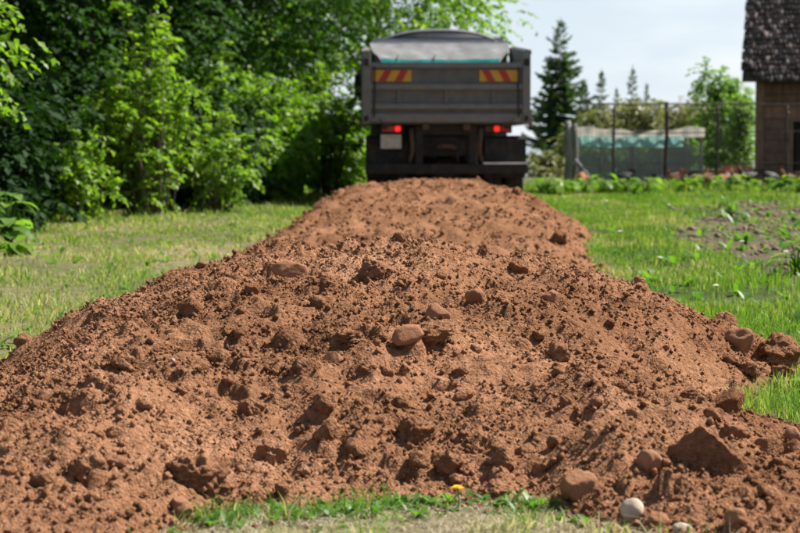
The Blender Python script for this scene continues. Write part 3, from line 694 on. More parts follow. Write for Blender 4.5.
for _ in range(420):
    Y = rng.uniform(8, 32); X = rng.uniform(-.23*Y-.8, -1)
    if heap_h(X, Y) > -.02 or soilness(X, Y) > .4 or rng.uniform() > .85: continue
    rosette(wb, X, Y, rng.uniform(.04, .10), int(rng.integers(3, 7)))
for _ in range(190):
    X = rng.uniform(-.62, .55); Y = yf1(X)-abs(rng.normal(.02, .12))
    if X > .38 and rng.uniform() < .6: continue
    rosette(wb, X, float(Y), rng.uniform(.022, .055), int(rng.integers(3, 7)))
tag(link('low_weeds', wb.mesh('low_weeds'), M['weed']), 'low broad leaved weeds scattered through the grass', 'weeds', kind='stuff')

# ------------------------------------------------------------------ foliage
LV4 = np.array([[0, 0, 0], [-.34, .38, .06], [0, .5, -.05], [.34, .38, .06], [0, 1, -.08]])
LF4 = np.array([[0, 2, 1], [0, 3, 2], [1, 2, 4], [2, 3, 4]])
LV2 = np.array([[0, 0, 0], [-.36, .42, .07], [0, 1, -.06], [.36, .42, .07]]); LF2 = np.array([[0, 2, 1], [0, 3, 2]])
def leaves_mesh(name, P, D, N, S, tint, cheap=False):
    LV, LF = (LV2, LF2) if cheap else (LV4, LF4)
    D = D/np.linalg.norm(D, axis=1, keepdims=True); A = np.cross(D, N); A /= np.linalg.norm(A, axis=1, keepdims=True)+1e-9; N = np.cross(A, D)
    V = P[:, None]+S[:, None, None]*(LV[None, :, 0:1]*A[:, None]+LV[None, :, 1:2]*D[:, None]+LV[None, :, 2:3]*N[:, None])
    F = LF[None]+(np.arange(len(P))*len(LV))[:, None, None]
    return arr_mesh(name, V.reshape(-1, 3), F.reshape(-1, 3), False, {'tint': np.repeat(tint, len(LV))})
def sprays(P0, D0, L, nl, size, droop=.5, spread=.7):
    """twigs: nl leaves along each drooping twig. returns leaf arrays"""
    m_ = len(P0); D0 = D0/np.linalg.norm(D0, axis=1, keepdims=True)
    t = np.linspace(.12, 1, nl)[None, :]+rng.uniform(-.04, .04, (m_, nl))
    P = P0[:, None]+D0[:, None]*(L[:, None]*t)[..., None]; P[..., 2] -= droop*L[:, None]*t**2
    T = D0[:, None].repeat(nl, 1).copy(); T[..., 2] -= 2*droop*t
    side = np.cross(T, [0, 0, 1.]); side /= np.linalg.norm(side, axis=-1, keepdims=True)+1e-6
    sg = np.where(np.arange(nl) % 2 == 0, 1, -1)[None, :, None]
    D = T*.6+side*sg*spread+rng.normal(0, .28, (m_, nl, 3)); D[..., 2] -= .25
    N = np.array([0, 0, 1.])+rng.normal(0, .45, (m_, nl, 3))
    S = size*rng.uniform(.6, 1.25, (m_, nl))*(1-.25*t)
    return P.reshape(-1, 3), D.reshape(-1, 3), N.reshape(-1, 3), S.ravel()
def broad_tree(name, loc, h, lobes, nsp, leaf, mat, label, cat='tree', group=None, trunk_r=.13, nl=10, L=(.35, .7), stems=None, droop=.5, tlo=0, thi=1, shell=.45, up=.15, cheap=True):
    """lobes: list of (dx, dy, z, r, rz) ellipsoids that make up the crown"""
    z0 = float(G(loc[0], loc[1])); root = empty(name, (loc[0], loc[1], z0))
    lob = np.array(lobes); wts = lob[:, 3]**2; wts = wts/wts.sum(); li = rng.choice(len(lob), nsp, p=wts)
    d = rng.normal(size=(nsp, 3)); d /= np.linalg.norm(d, axis=1, keepdims=True); rad = rng.uniform(shell, 1, nsp)
    C = lob[li][:, :3]; Rr = np.stack([lob[li, 3], lob[li, 3], lob[li, 4]], -1)
    P0 = C+d*Rr*rad[:, None]*(1+.22*pn(d[:, 0]*2.3+C[:, 0], d[:, 2]*2.3+C[:, 1]))[:, None]
    ok = P0[:, 2] > .12; P0, d = P0[ok], d[ok]
    D0 = d+rng.normal(0, .45, d.shape); D0[:, 2] = D0[:, 2]*.5+up
    P, D, N, S = sprays(P0-D0*.15, D0, rng.uniform(L[0], L[1], len(P0)), nl, leaf, droop)
    ok = P[:, 2] > .04; P, D, N, S = P[ok], D[ok], N[ok], S[ok]
    tint = np.clip(rng.uniform(tlo, thi, len(P))*.6+.4*(tlo+(thi-tlo)*(.5+.9*fbm(P[:, 0]*1.1+loc[0], P[:, 2]*1.1+P[:, 1]*.6, 111, 2))), 0, 1)
    link('crown', leaves_mesh('crown', P, D, N, S, tint, cheap), mat, root)['kind'] = 'stuff'
    mb = MB(); st = stems or [(0, 0)]
    for (sx, sy) in st:
        top = lob[rng.integers(len(lob))]
        k = 7; pts = [(sx*(1-.3*i/k)+(top[0]-sx)*(i/k)**1.6*.7+rng.normal(0, .03)*i/k, sy+(top[1]-sy)*(i/k)**1.6*.7+rng.normal(0, .03)*i/k, -.1+(h*.85)*i/k) for i in range(k+1)]
        mb.tube(pts, [trunk_r*(1-.85*i/k)*(1.25 if i == 0 else 1) for i in range(k+1)], 8)
        for j in range(min(len(lob), 7)):
            a = pts[2+j % 4]; b_ = lob[(j*3) % len(lob)]
            q = [tuple(np.array(a)*(1-t)+np.array(b_[:3])*t+np.array([0, 0, .25*math.sin(t*3.1)])*(h/6)) for t in (0, .35, .7, 1.0)]
            mb.tube(q, [trunk_r*.42, trunk_r*.3, trunk_r*.2, trunk_r*.08], 6)
    mb.build('trunk', M['bark'], root, True)
    tag(root, label, cat, group); return root
def lobes_for(r, zc, rz, n=9, seed=0, sq=.62):
    g = np.random.default_rng(seed); out = []
    for k in range(n):
        a = k*2.4+g.uniform(-.4, .4); q = r*.62*math.sqrt((k+.5)/n)*1.25
        out.append((q*math.cos(a), q*math.sin(a), zc+g.uniform(-1, 1)*rz*.62, r*sq*g.uniform(.7, 1.15), rz*sq*g.uniform(.6, 1.0)))
    return out
HG = 'trees of the leafy belt on the left'
# front row, seen
lb_ = lobes_for(2.0, 4.0, 2.0, 9, 1)+[(1.0, .2, 3.0, 1.0, .9), (1.55, .3, 2.35, .75, .75), (1.75, -.1, 1.75, .55, .6), (1.45, .7, 1.5, .5, .5), (.9, .8, 2.0, .8, .8)]
broad_tree('linden_tree', (-5.45, 15.3), 7, lb_, 1500, .115, M['leaf'], 'nearest leafy tree whose sunlit branch hangs in at the top left corner', group=HG, nl=11, tlo=.25, cheap=False)
SHADE_LOBES = [[(2.2, -1.6, 4.2), (2.6, .2, 4.3), (2.4, 1.6, 4.4), (1.4, -.6, 3.7), (1.5, 1.0, 3.8), (2.9, 1.0, 5.2), (2.9, -.9, 5.2)], [(2.2, -1.3, 4.5), (2.5, .5, 4.6), (2.2, 2.0, 4.6), (1.3, 0, 4.0), (1.3, 1.4, 4.1), (2.6, 1.2, 5.5), (2.6, -.6, 5.4)],
      [(1.5, -1.2, 4.6), (1.7, .5, 4.7), (1.8, 2.0, 4.8), (.8, .2, 4.0), (2.0, .6, 5.6), (1.8, -1.0, 5.5)], [(.5, -1.0, 4.9), (.6, .8, 5.0), (.3, 1.8, 4.8), (.6, 0, 5.8), (-.3, -.8, 3.2)]]  # overhanging crown lobes above the view, added to shade the gap beneath
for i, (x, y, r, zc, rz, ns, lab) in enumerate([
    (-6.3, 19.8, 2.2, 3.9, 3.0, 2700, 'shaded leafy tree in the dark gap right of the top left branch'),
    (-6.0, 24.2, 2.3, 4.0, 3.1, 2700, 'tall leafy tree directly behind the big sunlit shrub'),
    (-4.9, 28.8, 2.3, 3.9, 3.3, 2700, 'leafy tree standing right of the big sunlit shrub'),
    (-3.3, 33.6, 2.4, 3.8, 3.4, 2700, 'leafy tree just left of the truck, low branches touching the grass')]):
    broad_tree('leafy_tree', (x, y), 7.5, lobes_for(r, zc, rz, 9, 10+i)+[(-.4, -.5, 1.2, 1.2, .9)]+[(ox+rng.uniform(-.2, .2), oy, oz+rng.uniform(0, .5), 1.05, .75) for ox, oy, oz in SHADE_LOBES[i]], ns, .125, M['leaf_shaded'], lab, group=HG, trunk_r=.16, nl=11, tlo=.0, thi=.8)
lb_ = lobes_for(2.9, 4.3, 2.4, 11, 15)
broad_tree('leafy_tree', (-.75, 40.5), 8, lb_, 2600, .14, M['leaf'], 'sunlit leafy tree rising behind the truck roof', group=HG, trunk_r=.18, nl=11, tlo=.35)
broad_tree('leafy_tree', (-3.4, 38.5), 8, lobes_for(2.8, 4.2, 3.2, 11, 16)+[(2.3, -.5, 2.0, 1.2, 1.1), (.5, 0, 1.4, 1.8, 1.4), (-.8, 0, 1.4, 1.8, 1.4)], 2200, .14, M['leaf'], 'leafy tree behind the left shoulder of the truck', group=HG, trunk_r=.18, nl=11, tlo=.2)
BACK = [(-8.3, 14.0, 'dark tree of the back row behind the nearest leafy tree'), (-8.6, 18.0, 'dark back row tree deep in the gap right of the top left branch'), (-8.8, 22.0, 'dark back row tree behind the small sunlit bush'),
        (-8.4, 26, 'dark back row tree behind the tall arching shrub'), (-7.4, 30.2, 'dark back row tree behind the lower sunlit shrub'), (-6.2, 35, 'dark back row tree seen left of the truck box'), (-5.6, 40.5, 'farthest dark tree of the back row, left of the truck')]
for i, (x, y, lab) in enumerate(BACK):
    lb_ = lobes_for(2.9, 3.4, 3.2, 10, 30+i, .72)+[(0, 0, 1.0, 2.1, 1.2), (.8, .6, 1.6, 2.1, 1.5), (.4, -1.2, 1.2, 1.8, 1.3)]
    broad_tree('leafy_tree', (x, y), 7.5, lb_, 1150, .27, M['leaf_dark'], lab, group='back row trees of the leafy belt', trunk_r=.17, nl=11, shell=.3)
UND = [(-6.4, 17.2, 'shaded undergrowth bush behind the pale leaved plant'), (-5.6, 20.2, 'shaded undergrowth bush in the dark gap at left'), (-5.3, 22.6, 'shaded undergrowth bush behind the small sunlit bush'),
       (-4.7, 25.6, 'shaded undergrowth bush behind the tall arching shrub'), (-4.2, 28.0, 'shaded undergrowth bush behind the lower sunlit shrub'), (-3.4, 30.8, 'shaded undergrowth bush left of the half shaded bush'), (-2.7, 35.2, 'shaded undergrowth bush behind the bush beside the truck'), (-1.5, 36.3, 'shaded undergrowth bush hidden behind the truck wheels')]
UND += [(-5.5, 18.2, 'shaded low bush on the grass edge right of the pale leaved plants'), (-4.95, 19.8, 'shaded low bush spilling onto the grass below the dark gap'), (-5.3, 21.2, 'shaded low bush left of the small sunlit bush'), (-3.2, 26.6, 'shaded low bush at the foot of the lower sunlit shrub'), (-2.5, 29.3, 'shaded low bush at the foot of the slender sapling'), (-2.7, 32.6, 'shaded low bush on the verge just left of the truck')]
for i, (x, y, lab) in enumerate(UND):
    broad_tree('undergrowth_bush', (x, y), 2.2, [(0, 0, .8, 1.2, .8), (.5, .5, 1.3, .9, .8), (-.5, .4, 1.4, 1.0, .9), (.2, -.5, .7, .9, .7), (.5, .1, .45, .8, .45)], 620, .15, M['leaf'] if y > 27 else M['leaf_dark'], lab, 'shrub', 'undergrowth of the leafy belt', .04, 10, (.25, .5), stems=[(0, 0), (.2, .1), (-.15, .1)], shell=.3)  # far bushes brightened by colour against the truck's shadow, near ones darkened for shade
# shrubs in front
def shrub(name, loc, h, shoots, spread, leaf, mat, label, nl=9, per=14, tlo=0, thi=1, group=None, lean=(0, 0)):
    z0 = float(G(*loc)); root = empty(name, (loc[0], loc[1], z0)); mb = MB(); PP, DD, LL = [], [], []
    for k in range(shoots):
        a = rng.uniform(0, 6.28); sp = spread*math.sqrt(rng.uniform(.02, 1)); hh = h*rng.uniform(.45, 1)*(1-.45*(sp/spread)**2)
        end = np.array([math.cos(a)*sp+lean[0]*rng.uniform(0, 1), math.sin(a)*sp+lean[1], hh]); b0 = np.array([math.cos(a), math.sin(a), 0])*sp*.3
        pts = [b0*(1-t)+end*t+np.array([0, 0, .16*h*math.sin(t*math.pi)])*(1-.3*t) for t in np.linspace(0, 1, 7)]; pts[0][2] = -.04
        mb.tube(pts, [.014*(1-.8*t) for t in np.linspace(0, 1, 7)], 5)
        for t in rng.uniform(.08, 1, per):
            i = min(int(t*6), 5); f = t*6-i; p = pts[i]*(1-f)+pts[i+1]*f; tg = pts[i+1]-pts[i]; tg = tg/np.linalg.norm(tg)
            d = tg*.5+rng.normal(0, .7, 3); PP.append(p); DD.append(d); LL.append(rng.uniform(.14, .42)*(1-.35*t)*min(1, h/1.6+.3))
        PP.append(pts[-2]); DD.append(pts[-1]-pts[-2]+np.array([0, 0, .1])); LL.append(.3*min(1, h/2+.3))
    P, D, N, S = sprays(np.array(PP), np.array(DD), np.array(LL), nl, leaf, .45, .8)
    ok = P[:, 2] > .02; P, D, N, S = P[ok], D[ok], N[ok], S[ok]
    link('crown', leaves_mesh('crown', P, D, N, S, np.clip(rng.uniform(tlo, thi, len(P)), 0, 1)), mat, root)['kind'] = 'stuff'
    mb.build('stems', M['bark'], root, True); tag(root, label, 'shrub', group); return root
shrub('leafy_shrub', (-3.25, 23.6), 3.0, 46, .95, .11, M['leaf'], 'tall sunlit shrub with arching shoots at the edge of the left verge', 9, 13, .45, 1, lean=(-.2, 0))
shrub('leafy_shrub', (-2.55, 25.2), 1.55, 26, .75, .095, M['leaf'], 'lower sunlit shrub right of the tall arching one', 8, 11, .4, 1)
shrub('leafy_shrub', (-3.85, 21.9), 1.15, 26, .42, .09, M['leaf'], 'small sunlit bush left of the tall arching shrub', 8, 9, .5, 1)
shrub('leafy_shrub', (-2.75, 28.6), 2.9, 30, .75, .105, M['leaf'], 'slender sunlit sapling rising right of the lower sunlit shrub', 9, 11, .4, 1, lean=(.3, 0))
shrub('leafy_shrub', (-2.1, 30.6), 2.2, 34, .85, .10, M['leaf'], 'bush in half shade on the verge left of the truck', 8, 10, .2, .9)
shrub('leafy_shrub', (-1.35, 32.6), 2.9, 40, .8, .105, M['leaf'], 'bush with sunlit rim close beside the truck wheels', 8, 11, .4, 1)

# big-leaved plants whose leaves can be picked apart
def leafy_plant(name, loc, sz, nl, mat, label, cat='plant', group=None, wide=.7, rise=(.5, 1.2)):
    z0 = float(max(G(*loc), -9)); root = empty(name, (loc[0], loc[1], z0)); mb = MB()
    for k in range(nl):
        a = k*2.4+rng.uniform(-.4, .4); q = sz*rng.uniform(.7, 1.15); hz = sz*rng.uniform(*rise); rr = sz*rng.uniform(.15, .6)
        hx, hy = math.cos(a)*rr, math.sin(a)*rr; mb.tube([(0, 0, -.02), (hx*.4, hy*.4, hz*.6), (hx, hy, hz)], [.008, .006, .004], 5)
        V, F = leaf_strip((hx, hy, hz), a, q, q*wide*rng.uniform(.8, 1.1), rng.uniform(-.05, .35), rng.uniform(.25, .6), 5)
        link('leaf', arr_mesh('leaf', np.array(V), np.array(F), True, {'tint': np.full(len(V), rng.uniform(0, 1))}), mat, root)
    mb.build('stems', mat, root); tag(root, label, cat, group); return root
PG = 'broad leaved plants'
leafy_plant('burdock', (-3.62, 16.8), .22, 34, M['leaf_light'], 'large pale leaved plant at the left edge under the tree branch', group=PG, rise=(.5, 2.4))
leafy_plant('burdock', (-3.85, 16.4), .23, 30, M['leaf_light'], 'pale leaved plant cut by the left edge, beside the large one', group=PG, rise=(.5, 2.2))
leafy_plant('burdock', (-3.36, 15.8), .15, 30, M['leaf_lime'], 'bright lime leaved plant at the left edge in front of the pale ones', group=PG, rise=(.15, .8))
leafy_plant('garden_plant', (2.98, 13.6), .20, 12, M['leaf_lime'], 'bright green garden plant at the right edge in the bare soil', group=PG, wide=.45)
leafy_plant('garden_plant', (3.35, 14.6), .22, 12, M['leaf_lime'], 'second bright garden plant behind the first at the right edge', group=PG, wide=.45)
leafy_plant('garden_plant', (4.05, 22.3), .22, 11, M['weed'], 'green weed clump standing in the brown soil patch', group=PG, wide=.4)
for px, lab in ((548, 'lime weed clump at the far end of the heap beside the truck'), (560, 'lime weed clump in front of the grey fence posts'), (583, 'lime weed clump in front of the diagonal brace'),
                (601, 'small lime weed clump right of the diagonal brace'), (645, 'lime weed clump in front of the dark hen by the shelter'), (748, 'tall lime weed clump in front of the house corner'),
                (764, 'bright weed clump in front of the house planks'), (781, 'pale weed clump in front of the barn doorway'), (797, 'weed clump at the right edge in front of the barn'), (540, 'lime weed clump nearest to the truck wheel'), (572, 'lime weed clump under the grey fence posts, right of the other'), (625, 'lime weed clump left of the tall dark post'), (684, 'lime weed clump right of the tall dark post'), (705, 'lime weed clump in front of the tan hens'), (727, 'lime weed clump in front of the perch')):
    y_ = rng.uniform(32.2, 33.6); leafy_plant('weed_clump', (at_depth(px, y_), y_), rng.uniform(.22, .32), 15, M['leaf_lime'], lab, 'weed', 'weed clumps along the hen fence', .5)

# small flowers
def flower(px, py, r_, hgt, mat, label, cat, group=None, n_=9, pos=None):
    X, Y = pos or on_ground(px, py); z = float(G(X, Y)); root = empty('flower', (X, Y, z))
    MB().tube([(0, 0, -.01), (.004, 0, hgt*.5), (0, 0, hgt)], .0025 if r_ < .02 else .004, 5).build('stem', M['weed_stem'], root)
    h = MB()
    for k in range(n_):
        a = 6.283*k/n_; c, s = math.cos(a), math.sin(a)
        h.add([(0, 0, hgt), (c*r_-s*r_*.3, s*r_+c*r_*.3, hgt+r_*.25), (c*r_*1.1, s*r_*1.1, hgt+r_*.2), (c*r_+s*r_*.3, s*r_-c*r_*.3, hgt+r_*.25)], [(0, 3, 2, 1)])
        h.add([(0, 0, hgt+r_*.2), (c*r_*.6-s*r_*.2, s*r_*.6+c*r_*.2, hgt+r_*.5), (c*r_*.7, s*r_*.7, hgt+r_*.5), (c*r_*.6+s*r_*.2, s*r_*.6-c*r_*.2, hgt+r_*.5)], [(0, 3, 2, 1)])
    h.build('petals', mat, root); tag(root, label, cat, group)
M['weed_stem'] = plain('weed_stem', (.09, .16, .03), .6)
flower(457, 519, .017, .06, M['petal_yellow'], 'single yellow dandelion in the foreground grass', 'flower', n_=14, pos=(.155, 4.83))
for px, py, lab in ((564, 233, 'white flower in the lawn beside the far heap'), (660, 268, 'white flower in the middle of the right lawn'), (669, 212, 'white flower in the lawn in front of the fence'),
                    (742, 252, 'white flower at the edge of the brown soil patch'), (620, 240, 'white flower right of the far heap flank'), (716, 300, 'white flower in the lawn at lower right'), (786, 262, 'white flower among the garden plants at the right edge')):
    X, Y = on_ground(px, py+4); flower(px, py, .0011*Y+.008, .09, M['petal_white'], lab, 'flower', 'white flowers in the right lawn')

# ------------------------------------------------------------------ spruces and far greenery
def spruce(loc, h, rad, label, seed, zb=None):
    g = np.random.default_rng(seed); z0 = float(G(*loc)); root = empty('spruce_tree', (loc[0], loc[1], z0)); V, F, T = [], [], []; nv = 0
    zz = .35
    while zz < h-.10:
        t = (zz-.35)/(h-.35); Lm = rad*(1-t)**.95+.03; nb = int(g.integers(6, 9)) if t < .8 else int(g.integers(4, 6)); a0 = g.uniform(0, 6.28)
        for b_ in range(nb):
            a = a0+6.283*b_/nb+g.uniform(-.35, .35); Lb = Lm*g.uniform(.5, 1.2); c, s = math.cos(a), math.sin(a); dr_ = g.uniform(.15, .5)*(1-t*.9); zz2 = zz+g.uniform(-.08, .08)
            m_ = max(3, int(Lb/.07))
            for i in range(1, m_+1):
                q = i/m_; r_ = Lb*q; z = zz2-Lb*dr_*math.sin(q*2.2)*.9+.14*Lb*q**3+(.5*Lb*q if t > .85 else 0)
                wl_ = min(.30, .05+.34*Lb)*(1-.6*q)*g.uniform(.6, 1.3)
                for sg in (-1, 1):
                    ex = r_+wl_*.75; ey = sg*wl_*.8; ez = z-wl_*g.uniform(.1, .9); hw = .02+.2*wl_
                    V += [(c*r_, s*r_, z+.02), (c*(r_+hw*2)-s*ey*.5, s*(r_+hw*2)+c*ey*.5, (z+ez)/2+.03), (c*ex-s*ey, s*ex+c*ey, ez), (c*(ex-wl_*.75)-s*ey*.6, s*(ex-wl_*.75)+c*ey*.6, (z+ez)/2-.05)]
                    F.append((nv, nv+1, nv+2, nv+3)); nv += 4; T += [g.uniform(0, .75)+.25*q]*4
        zz += (.13+.12*(1-t))*g.uniform(.75, 1.3)*max(.7, h/8)
    for k in range(5):
        a = 6.28*k/5; V += [(0, 0, h-.35), (.03*math.cos(a), .03*math.sin(a), h-.2), (0, 0, h+.12), (-.02*math.cos(a), -.02*math.sin(a), h-.2)]; F.append((nv, nv+1, nv+2, nv+3)); nv += 4; T += [.4]*4
    link('crown', arr_mesh('crown', np.array(V), np.array(F), False, {'tint': np.array(T)}), M['needle'], root)['kind'] = 'stuff'
    MB().tube([(0, 0, -.2), (0, 0, h*.5), (0, 0, h)], [.012*h+.03, .008*h, .01], 7).build('trunk', M['bark'], root, True)
    tag(root, label, 'tree', 'spruce trees beyond the yard')
def spruce_px(px, ytop, Y, rpx, label, seed):
    X = at_depth(px, Y); ztop = 1+(HOR-ytop)/F_PX*Y; spruce((X, Y), ztop-float(G(X, Y)), rpx/F_PX*Y, label, seed)
spruce_px(559, 20, 68, 62, 'tallest dark spruce right of the truck', 1)
spruce_px(583, 80, 74, 34, 'lower spruce tucked against the right side of the tallest one', 2)
spruce_px(600, 70, 82, 32, 'middle sized spruce above the fence corner', 3)
spruce_px(615, 88, 88, 21, 'tiny spruce between the two middle sized ones', 4)
spruce_px(631, 66, 86, 31, 'spruce with a sharp tip standing right of the middle sized one', 5)
spruce_px(645, 84, 92, 22, 'rightmost small pale spruce above the fence', 6)
def bush_px(px, ytop, Y, rpx, mat, label, ns, leaf, cat='shrub', group='bushes beyond the hen run', tlo=0, thi=1, seed=0, name='far_bush', low=.4):
    X = at_depth(px, Y); zt = 1+(HOR-ytop)/F_PX*Y; z0 = float(G(X, Y)); h = zt-z0; r_ = rpx/F_PX*Y
    lb = lobes_for(r_, h*.56, h*.56, 9, seed, .55)+[(0, 0, h*.8, r_*.5, h*.2), (r_*.4, 0, h*.72, r_*.45, h*.2)]
    broad_tree(name, (X, Y), h, lb, ns, leaf, mat, label, cat, group, .05, 8, (.2, .45), tlo=tlo, thi=thi, shell=.3)
for i, (px, yt, Y, rp, mt, ns, lab) in enumerate([
    (545, 150, 62, 22, 'leaf_olive', 260, 'olive bush at the foot of the tallest spruce'),
    (592, 106, 52, 30, 'leaf_olive', 420, 'olive bush behind the grey fence posts'), (632, 104, 53, 34, 'leaf_olive', 420, 'olive bush behind the middle of the hen shelter'),
    (672, 101, 54, 32, 'leaf_olive', 420, 'reddish olive bush behind the dark fence post'), (700, 112, 52, 28, 'leaf_olive', 300, 'olive bush left of the pale green tree'),
    (612, 135, 47, 36, 'leaf_light', 300, 'low green bush seen through the left of the shelter net'), (668, 138, 47, 34, 'leaf_light', 300, 'low green bush seen through the right of the shelter net')]):
    bush_px(px, yt, Y, rp*1.1, M[mt], lab, int(ns*2.2), .13, tlo=.1, thi=1, seed=50+i)
bush_px(722, 66, 46, 34, M['leaf_light'], 'pale green young tree left of the barn', 1000, .13, 'tree', None, .5, 1, 71, 'young_tree')
bush_px(739, 95, 44.5, 14, M['leaf_light'], 'slim bright green bush between the young tree and the barn', 420, .11, 'shrub', None, .5, 1, 72, 'slim_bush')

# ------------------------------------------------------------------ tipper truck
TX, TY = at_depth(446, 27.0), 27.0
tr = empty('tipper_truck', (TX, TY, float(G(TX, TY)))); tag(tr, 'grey tipper truck seen from behind with its red tail lights on', 'truck')
TZ = -float(G(TX, TY))
g, rl, ch = M['truck_grey'], M['truck_rail'], M['chassis']
tg = MB().box(-1.12, 1.12, 0, .045, 1.28, 2.16).build('tailgate', g, tr, bevel=.004)
for z0, z1, d in ((2.085, 2.165, .07), (1.765, 1.85, .06), (1.48, 1.555, .06), (1.285, 1.41, .055)):
    MB().box(-1.118, 1.118, -d, -.002, z0, z1).build('rail', rl, tg, bevel=.008)
for x in (-.70, 0, .70): MB().box(x-.03, x+.03, -.035, -.002, 1.56, 1.763).build('stiffener', g, tg, bevel=.005)
for x in (-.62, .02, .1): MB().tube([(x, -.067, 1.81), (x, -.055, 1.81)], .014, 8).build('bolt', rl, tg)
for s in (-1, 1):
    p = MB().box(s*1.125 if s > 0 else -1.245, 1.245 if s > 0 else -1.125, -.05, .13, 1.26, 2.34).build('corner_post', rl, tr, bevel=.008)
    MB().box(s*1.185-.035, s*1.185+.035, -.085, -.052, 2.12, 2.22).build('hinge', ch, p, bevel=.006)
    MB().box(s*1.185-.03, s*1.185+.03, -.08, -.052, 1.30, 1.38).build('latch', ch, p, bevel=.006)
    MB().tube([(s*1.25, -.01, 1.22), (s*1.25, -.01, 1.36)], .028, 8).build('latch_pin', M['rust'], p)
    sw = MB().prism([(.132, 1.26), (4.58, 1.26), (4.58, 2.62), (.132, 2.34)], 'x', min(s*1.20, s*1.245), max(s*1.20, s*1.245)).build('side_wall', g, tr)
    for k in range(6): MB().box(s*1.247 if s > 0 else -1.275, 1.275 if s > 0 else -1.247, .5+k*.74, .58+k*.74, 1.26, 2.30).build('stake', rl, sw, bevel=.006)
    MB().prism([(.132, 2.29), (4.58, 2.57), (4.58, 2.64), (.132, 2.36)], 'x', min(s*1.247, s*1.27), max(s*1.247, s*1.27)).build('top_rail', rl, sw, bevel=.008)
    # striped reflective board, stripes leaning outwards-up
    x0, x1 = (-1.085, -.52) if s < 0 else (.49, 1.055)
    rb = MB().box(x0, x1, -.02, -.002, 1.885, 2.055).build('reflective_board', M['yellow'], tr)
    w = x1-x0
    for k in range(2):
        a = x0+w*(.14+.42*k) if s < 0 else x0+w*(.06+.42*k); b_ = a+w*.20; sh = w*.16*(1 if s < 0 else -1); a2 = a+(0 if s < 0 else w*.16); b2 = b_+(0 if s < 0 else w*.16)
        MB().prism([(a2, 1.888), (b2, 1.888), (b2+sh, 2.052), (a2+sh, 2.052)], 'y', -.0235, -.0205).build('red_stripe', M['red'], rb)
    # hardware on the tail end
    MB().tube([(s*1.06, -.075, 2.10), (s*1.06, -.085, 1.75), (s*1.07, -.075, 1.36)], .013, 6).build('lock_rod', ch, tr)
    MB().tube([(s*(1.0-.02*k), -.09-.012*math.sin(k*.7), 1.34-.012*k-.03*math.sin(k*.45)) for k in range(10)], .009, 5).build('chain', M['rust'], tr)
    MB().box(s*.92-.04, s*.92+.04, -.045, .2, 1.19, 1.262).build('gate_hinge', ch, tr, bevel=.01)
    MB().box(s*.30-.05, s*.30+.05, -.03, .2, 1.17, 1.262).build('gate_hinge', M['rust'], tr, bevel=.01)
    MB().box(s*.86-.06, s*.86+.06, .05, .26, .672, .69).build('step_plate', ch, tr) if s < 0 else None
    MB().tube([(s*.22, .2, 1.08), (s*.24, .13, .95), (s*.16, .12, .80), (s*.2, .2, .66)], .018, 6).build('brake_hose', M['rubber'], tr, True)
    # lamps
    lx0, lx1 = (-.985, -.63) if s < 0 else (.57, .985)
    lm = MB().box(lx0, lx1, .17, .25, 1.125, 1.255).build('tail_light', ch, tr, bevel=.008)
    c = lx1-.09 if s < 0 else lx0+.19
    MB().box(c-.042, c+.042, .15, .168, 1.15, 1.23).build('lit_lens', M['lit'], lm, bevel=.01)
    if s < 0: MB().box(lx0+.02, c-.047, .155, .168, 1.14, 1.24).build('dull_lens', M['amber'], lm, bevel=.008)
    else:
        MB().box(c+.047, lx1-.02, .155, .168, 1.14, 1.24).build('dull_lens', M['amber'], lm, bevel=.008); MB().box(lx0+.01, c-.047, .155, .168, 1.14, 1.24).build('dull_lens', M['rust'], lm, bevel=.008)
    # mudguards over the rear wheels with flaps
    mg0, mg1 = (-1.20, -.555) if s < 0 else (.575, 1.205)
    gd = MB().prism([(.28, .62), (.30, 1.02), (.36, 1.09), (2.55, 1.09), (2.6, .66), (2.56, .66), (2.52, 1.06), (.38, 1.06), (.32, .98), (.31, .62)], 'x', mg0, mg1).build('mudguard', ch, tr)
    MB().box(mg0+.01, mg1-.01, .262, .278, .46, 1.04).build('mud_flap', M['rubber'], gd)
    MB().box(s*.38-.045, s*.38+.045, .2, 6.4, .82, 1.06).build('frame_rail', ch, tr, bevel=.01)
    MB().box(s*.40-.06, s*.40+.06, .13, .19, .50, 1.24).build('hanger', ch, tr, bevel=.01)
    MB().tube([(s*.52, .12, 1.2), (s*.50, .14, .86), (s*.56, .2, .62)], .035, 8).build('air_hose', M['rust'], tr, True)
    # wheels: two rear axles (twin tyres) and one front axle
    def wheel(x, y, r=.50, w=.28):
        wh = empty('wheel', (0, 0, 0)); wh.parent = tr
        MB().lathe_x([(-w*.36, r*.56), (-w*.5, r*.66), (-w*.5, r*.9), (-w*.4, r*.985), (-w*.1, r), (-.012, r), (-.01, r*.975), (.01, r*.975), (.012, r), (w*.1, r), (w*.4, r*.985), (w*.5, r*.9), (w*.5, r*.66), (w*.36, r*.56)], (x, y, r+TZ*0), 32).build('tyre', M['rubber'], wh, True)
        MB().lathe_x([(-w*.34, .02), (-w*.30, r*.3), (-w*.16, r*.46), (-w*.36, r*.565), (w*.36, r*.565), (w*.16, r*.46), (w*.30, r*.3), (w*.34, .02)], (x, y, r), 24).build('rim', M['alu'], wh, True)
    for yy in (.98, 2.02):
        wheel(s*1.045, yy); wheel(s*.715, yy)
    wheel(s*1.02, 5.75, .5, .31)
    MB().tube([(s*.30, 1.45, .62), (s*.30, 1.5, 1.05)], .05, 8).build('spring_mount', ch, tr)
    MB().box(s*.80-.3, s*.80+.3, 3.2, 4.4, .58, 1.10).build('fuel_tank' if s > 0 else 'air_tank', M['alu'], tr, bevel=.08)
MB().box(-.975, -.665, .150, .164, .895, 1.105).build('number_plate', M['plate'], tr, bevel=.004)
bp = MB().box(-1.20, 1.21, .04, .14, .52, .665).build('bumper', ch, tr, bevel=.012)
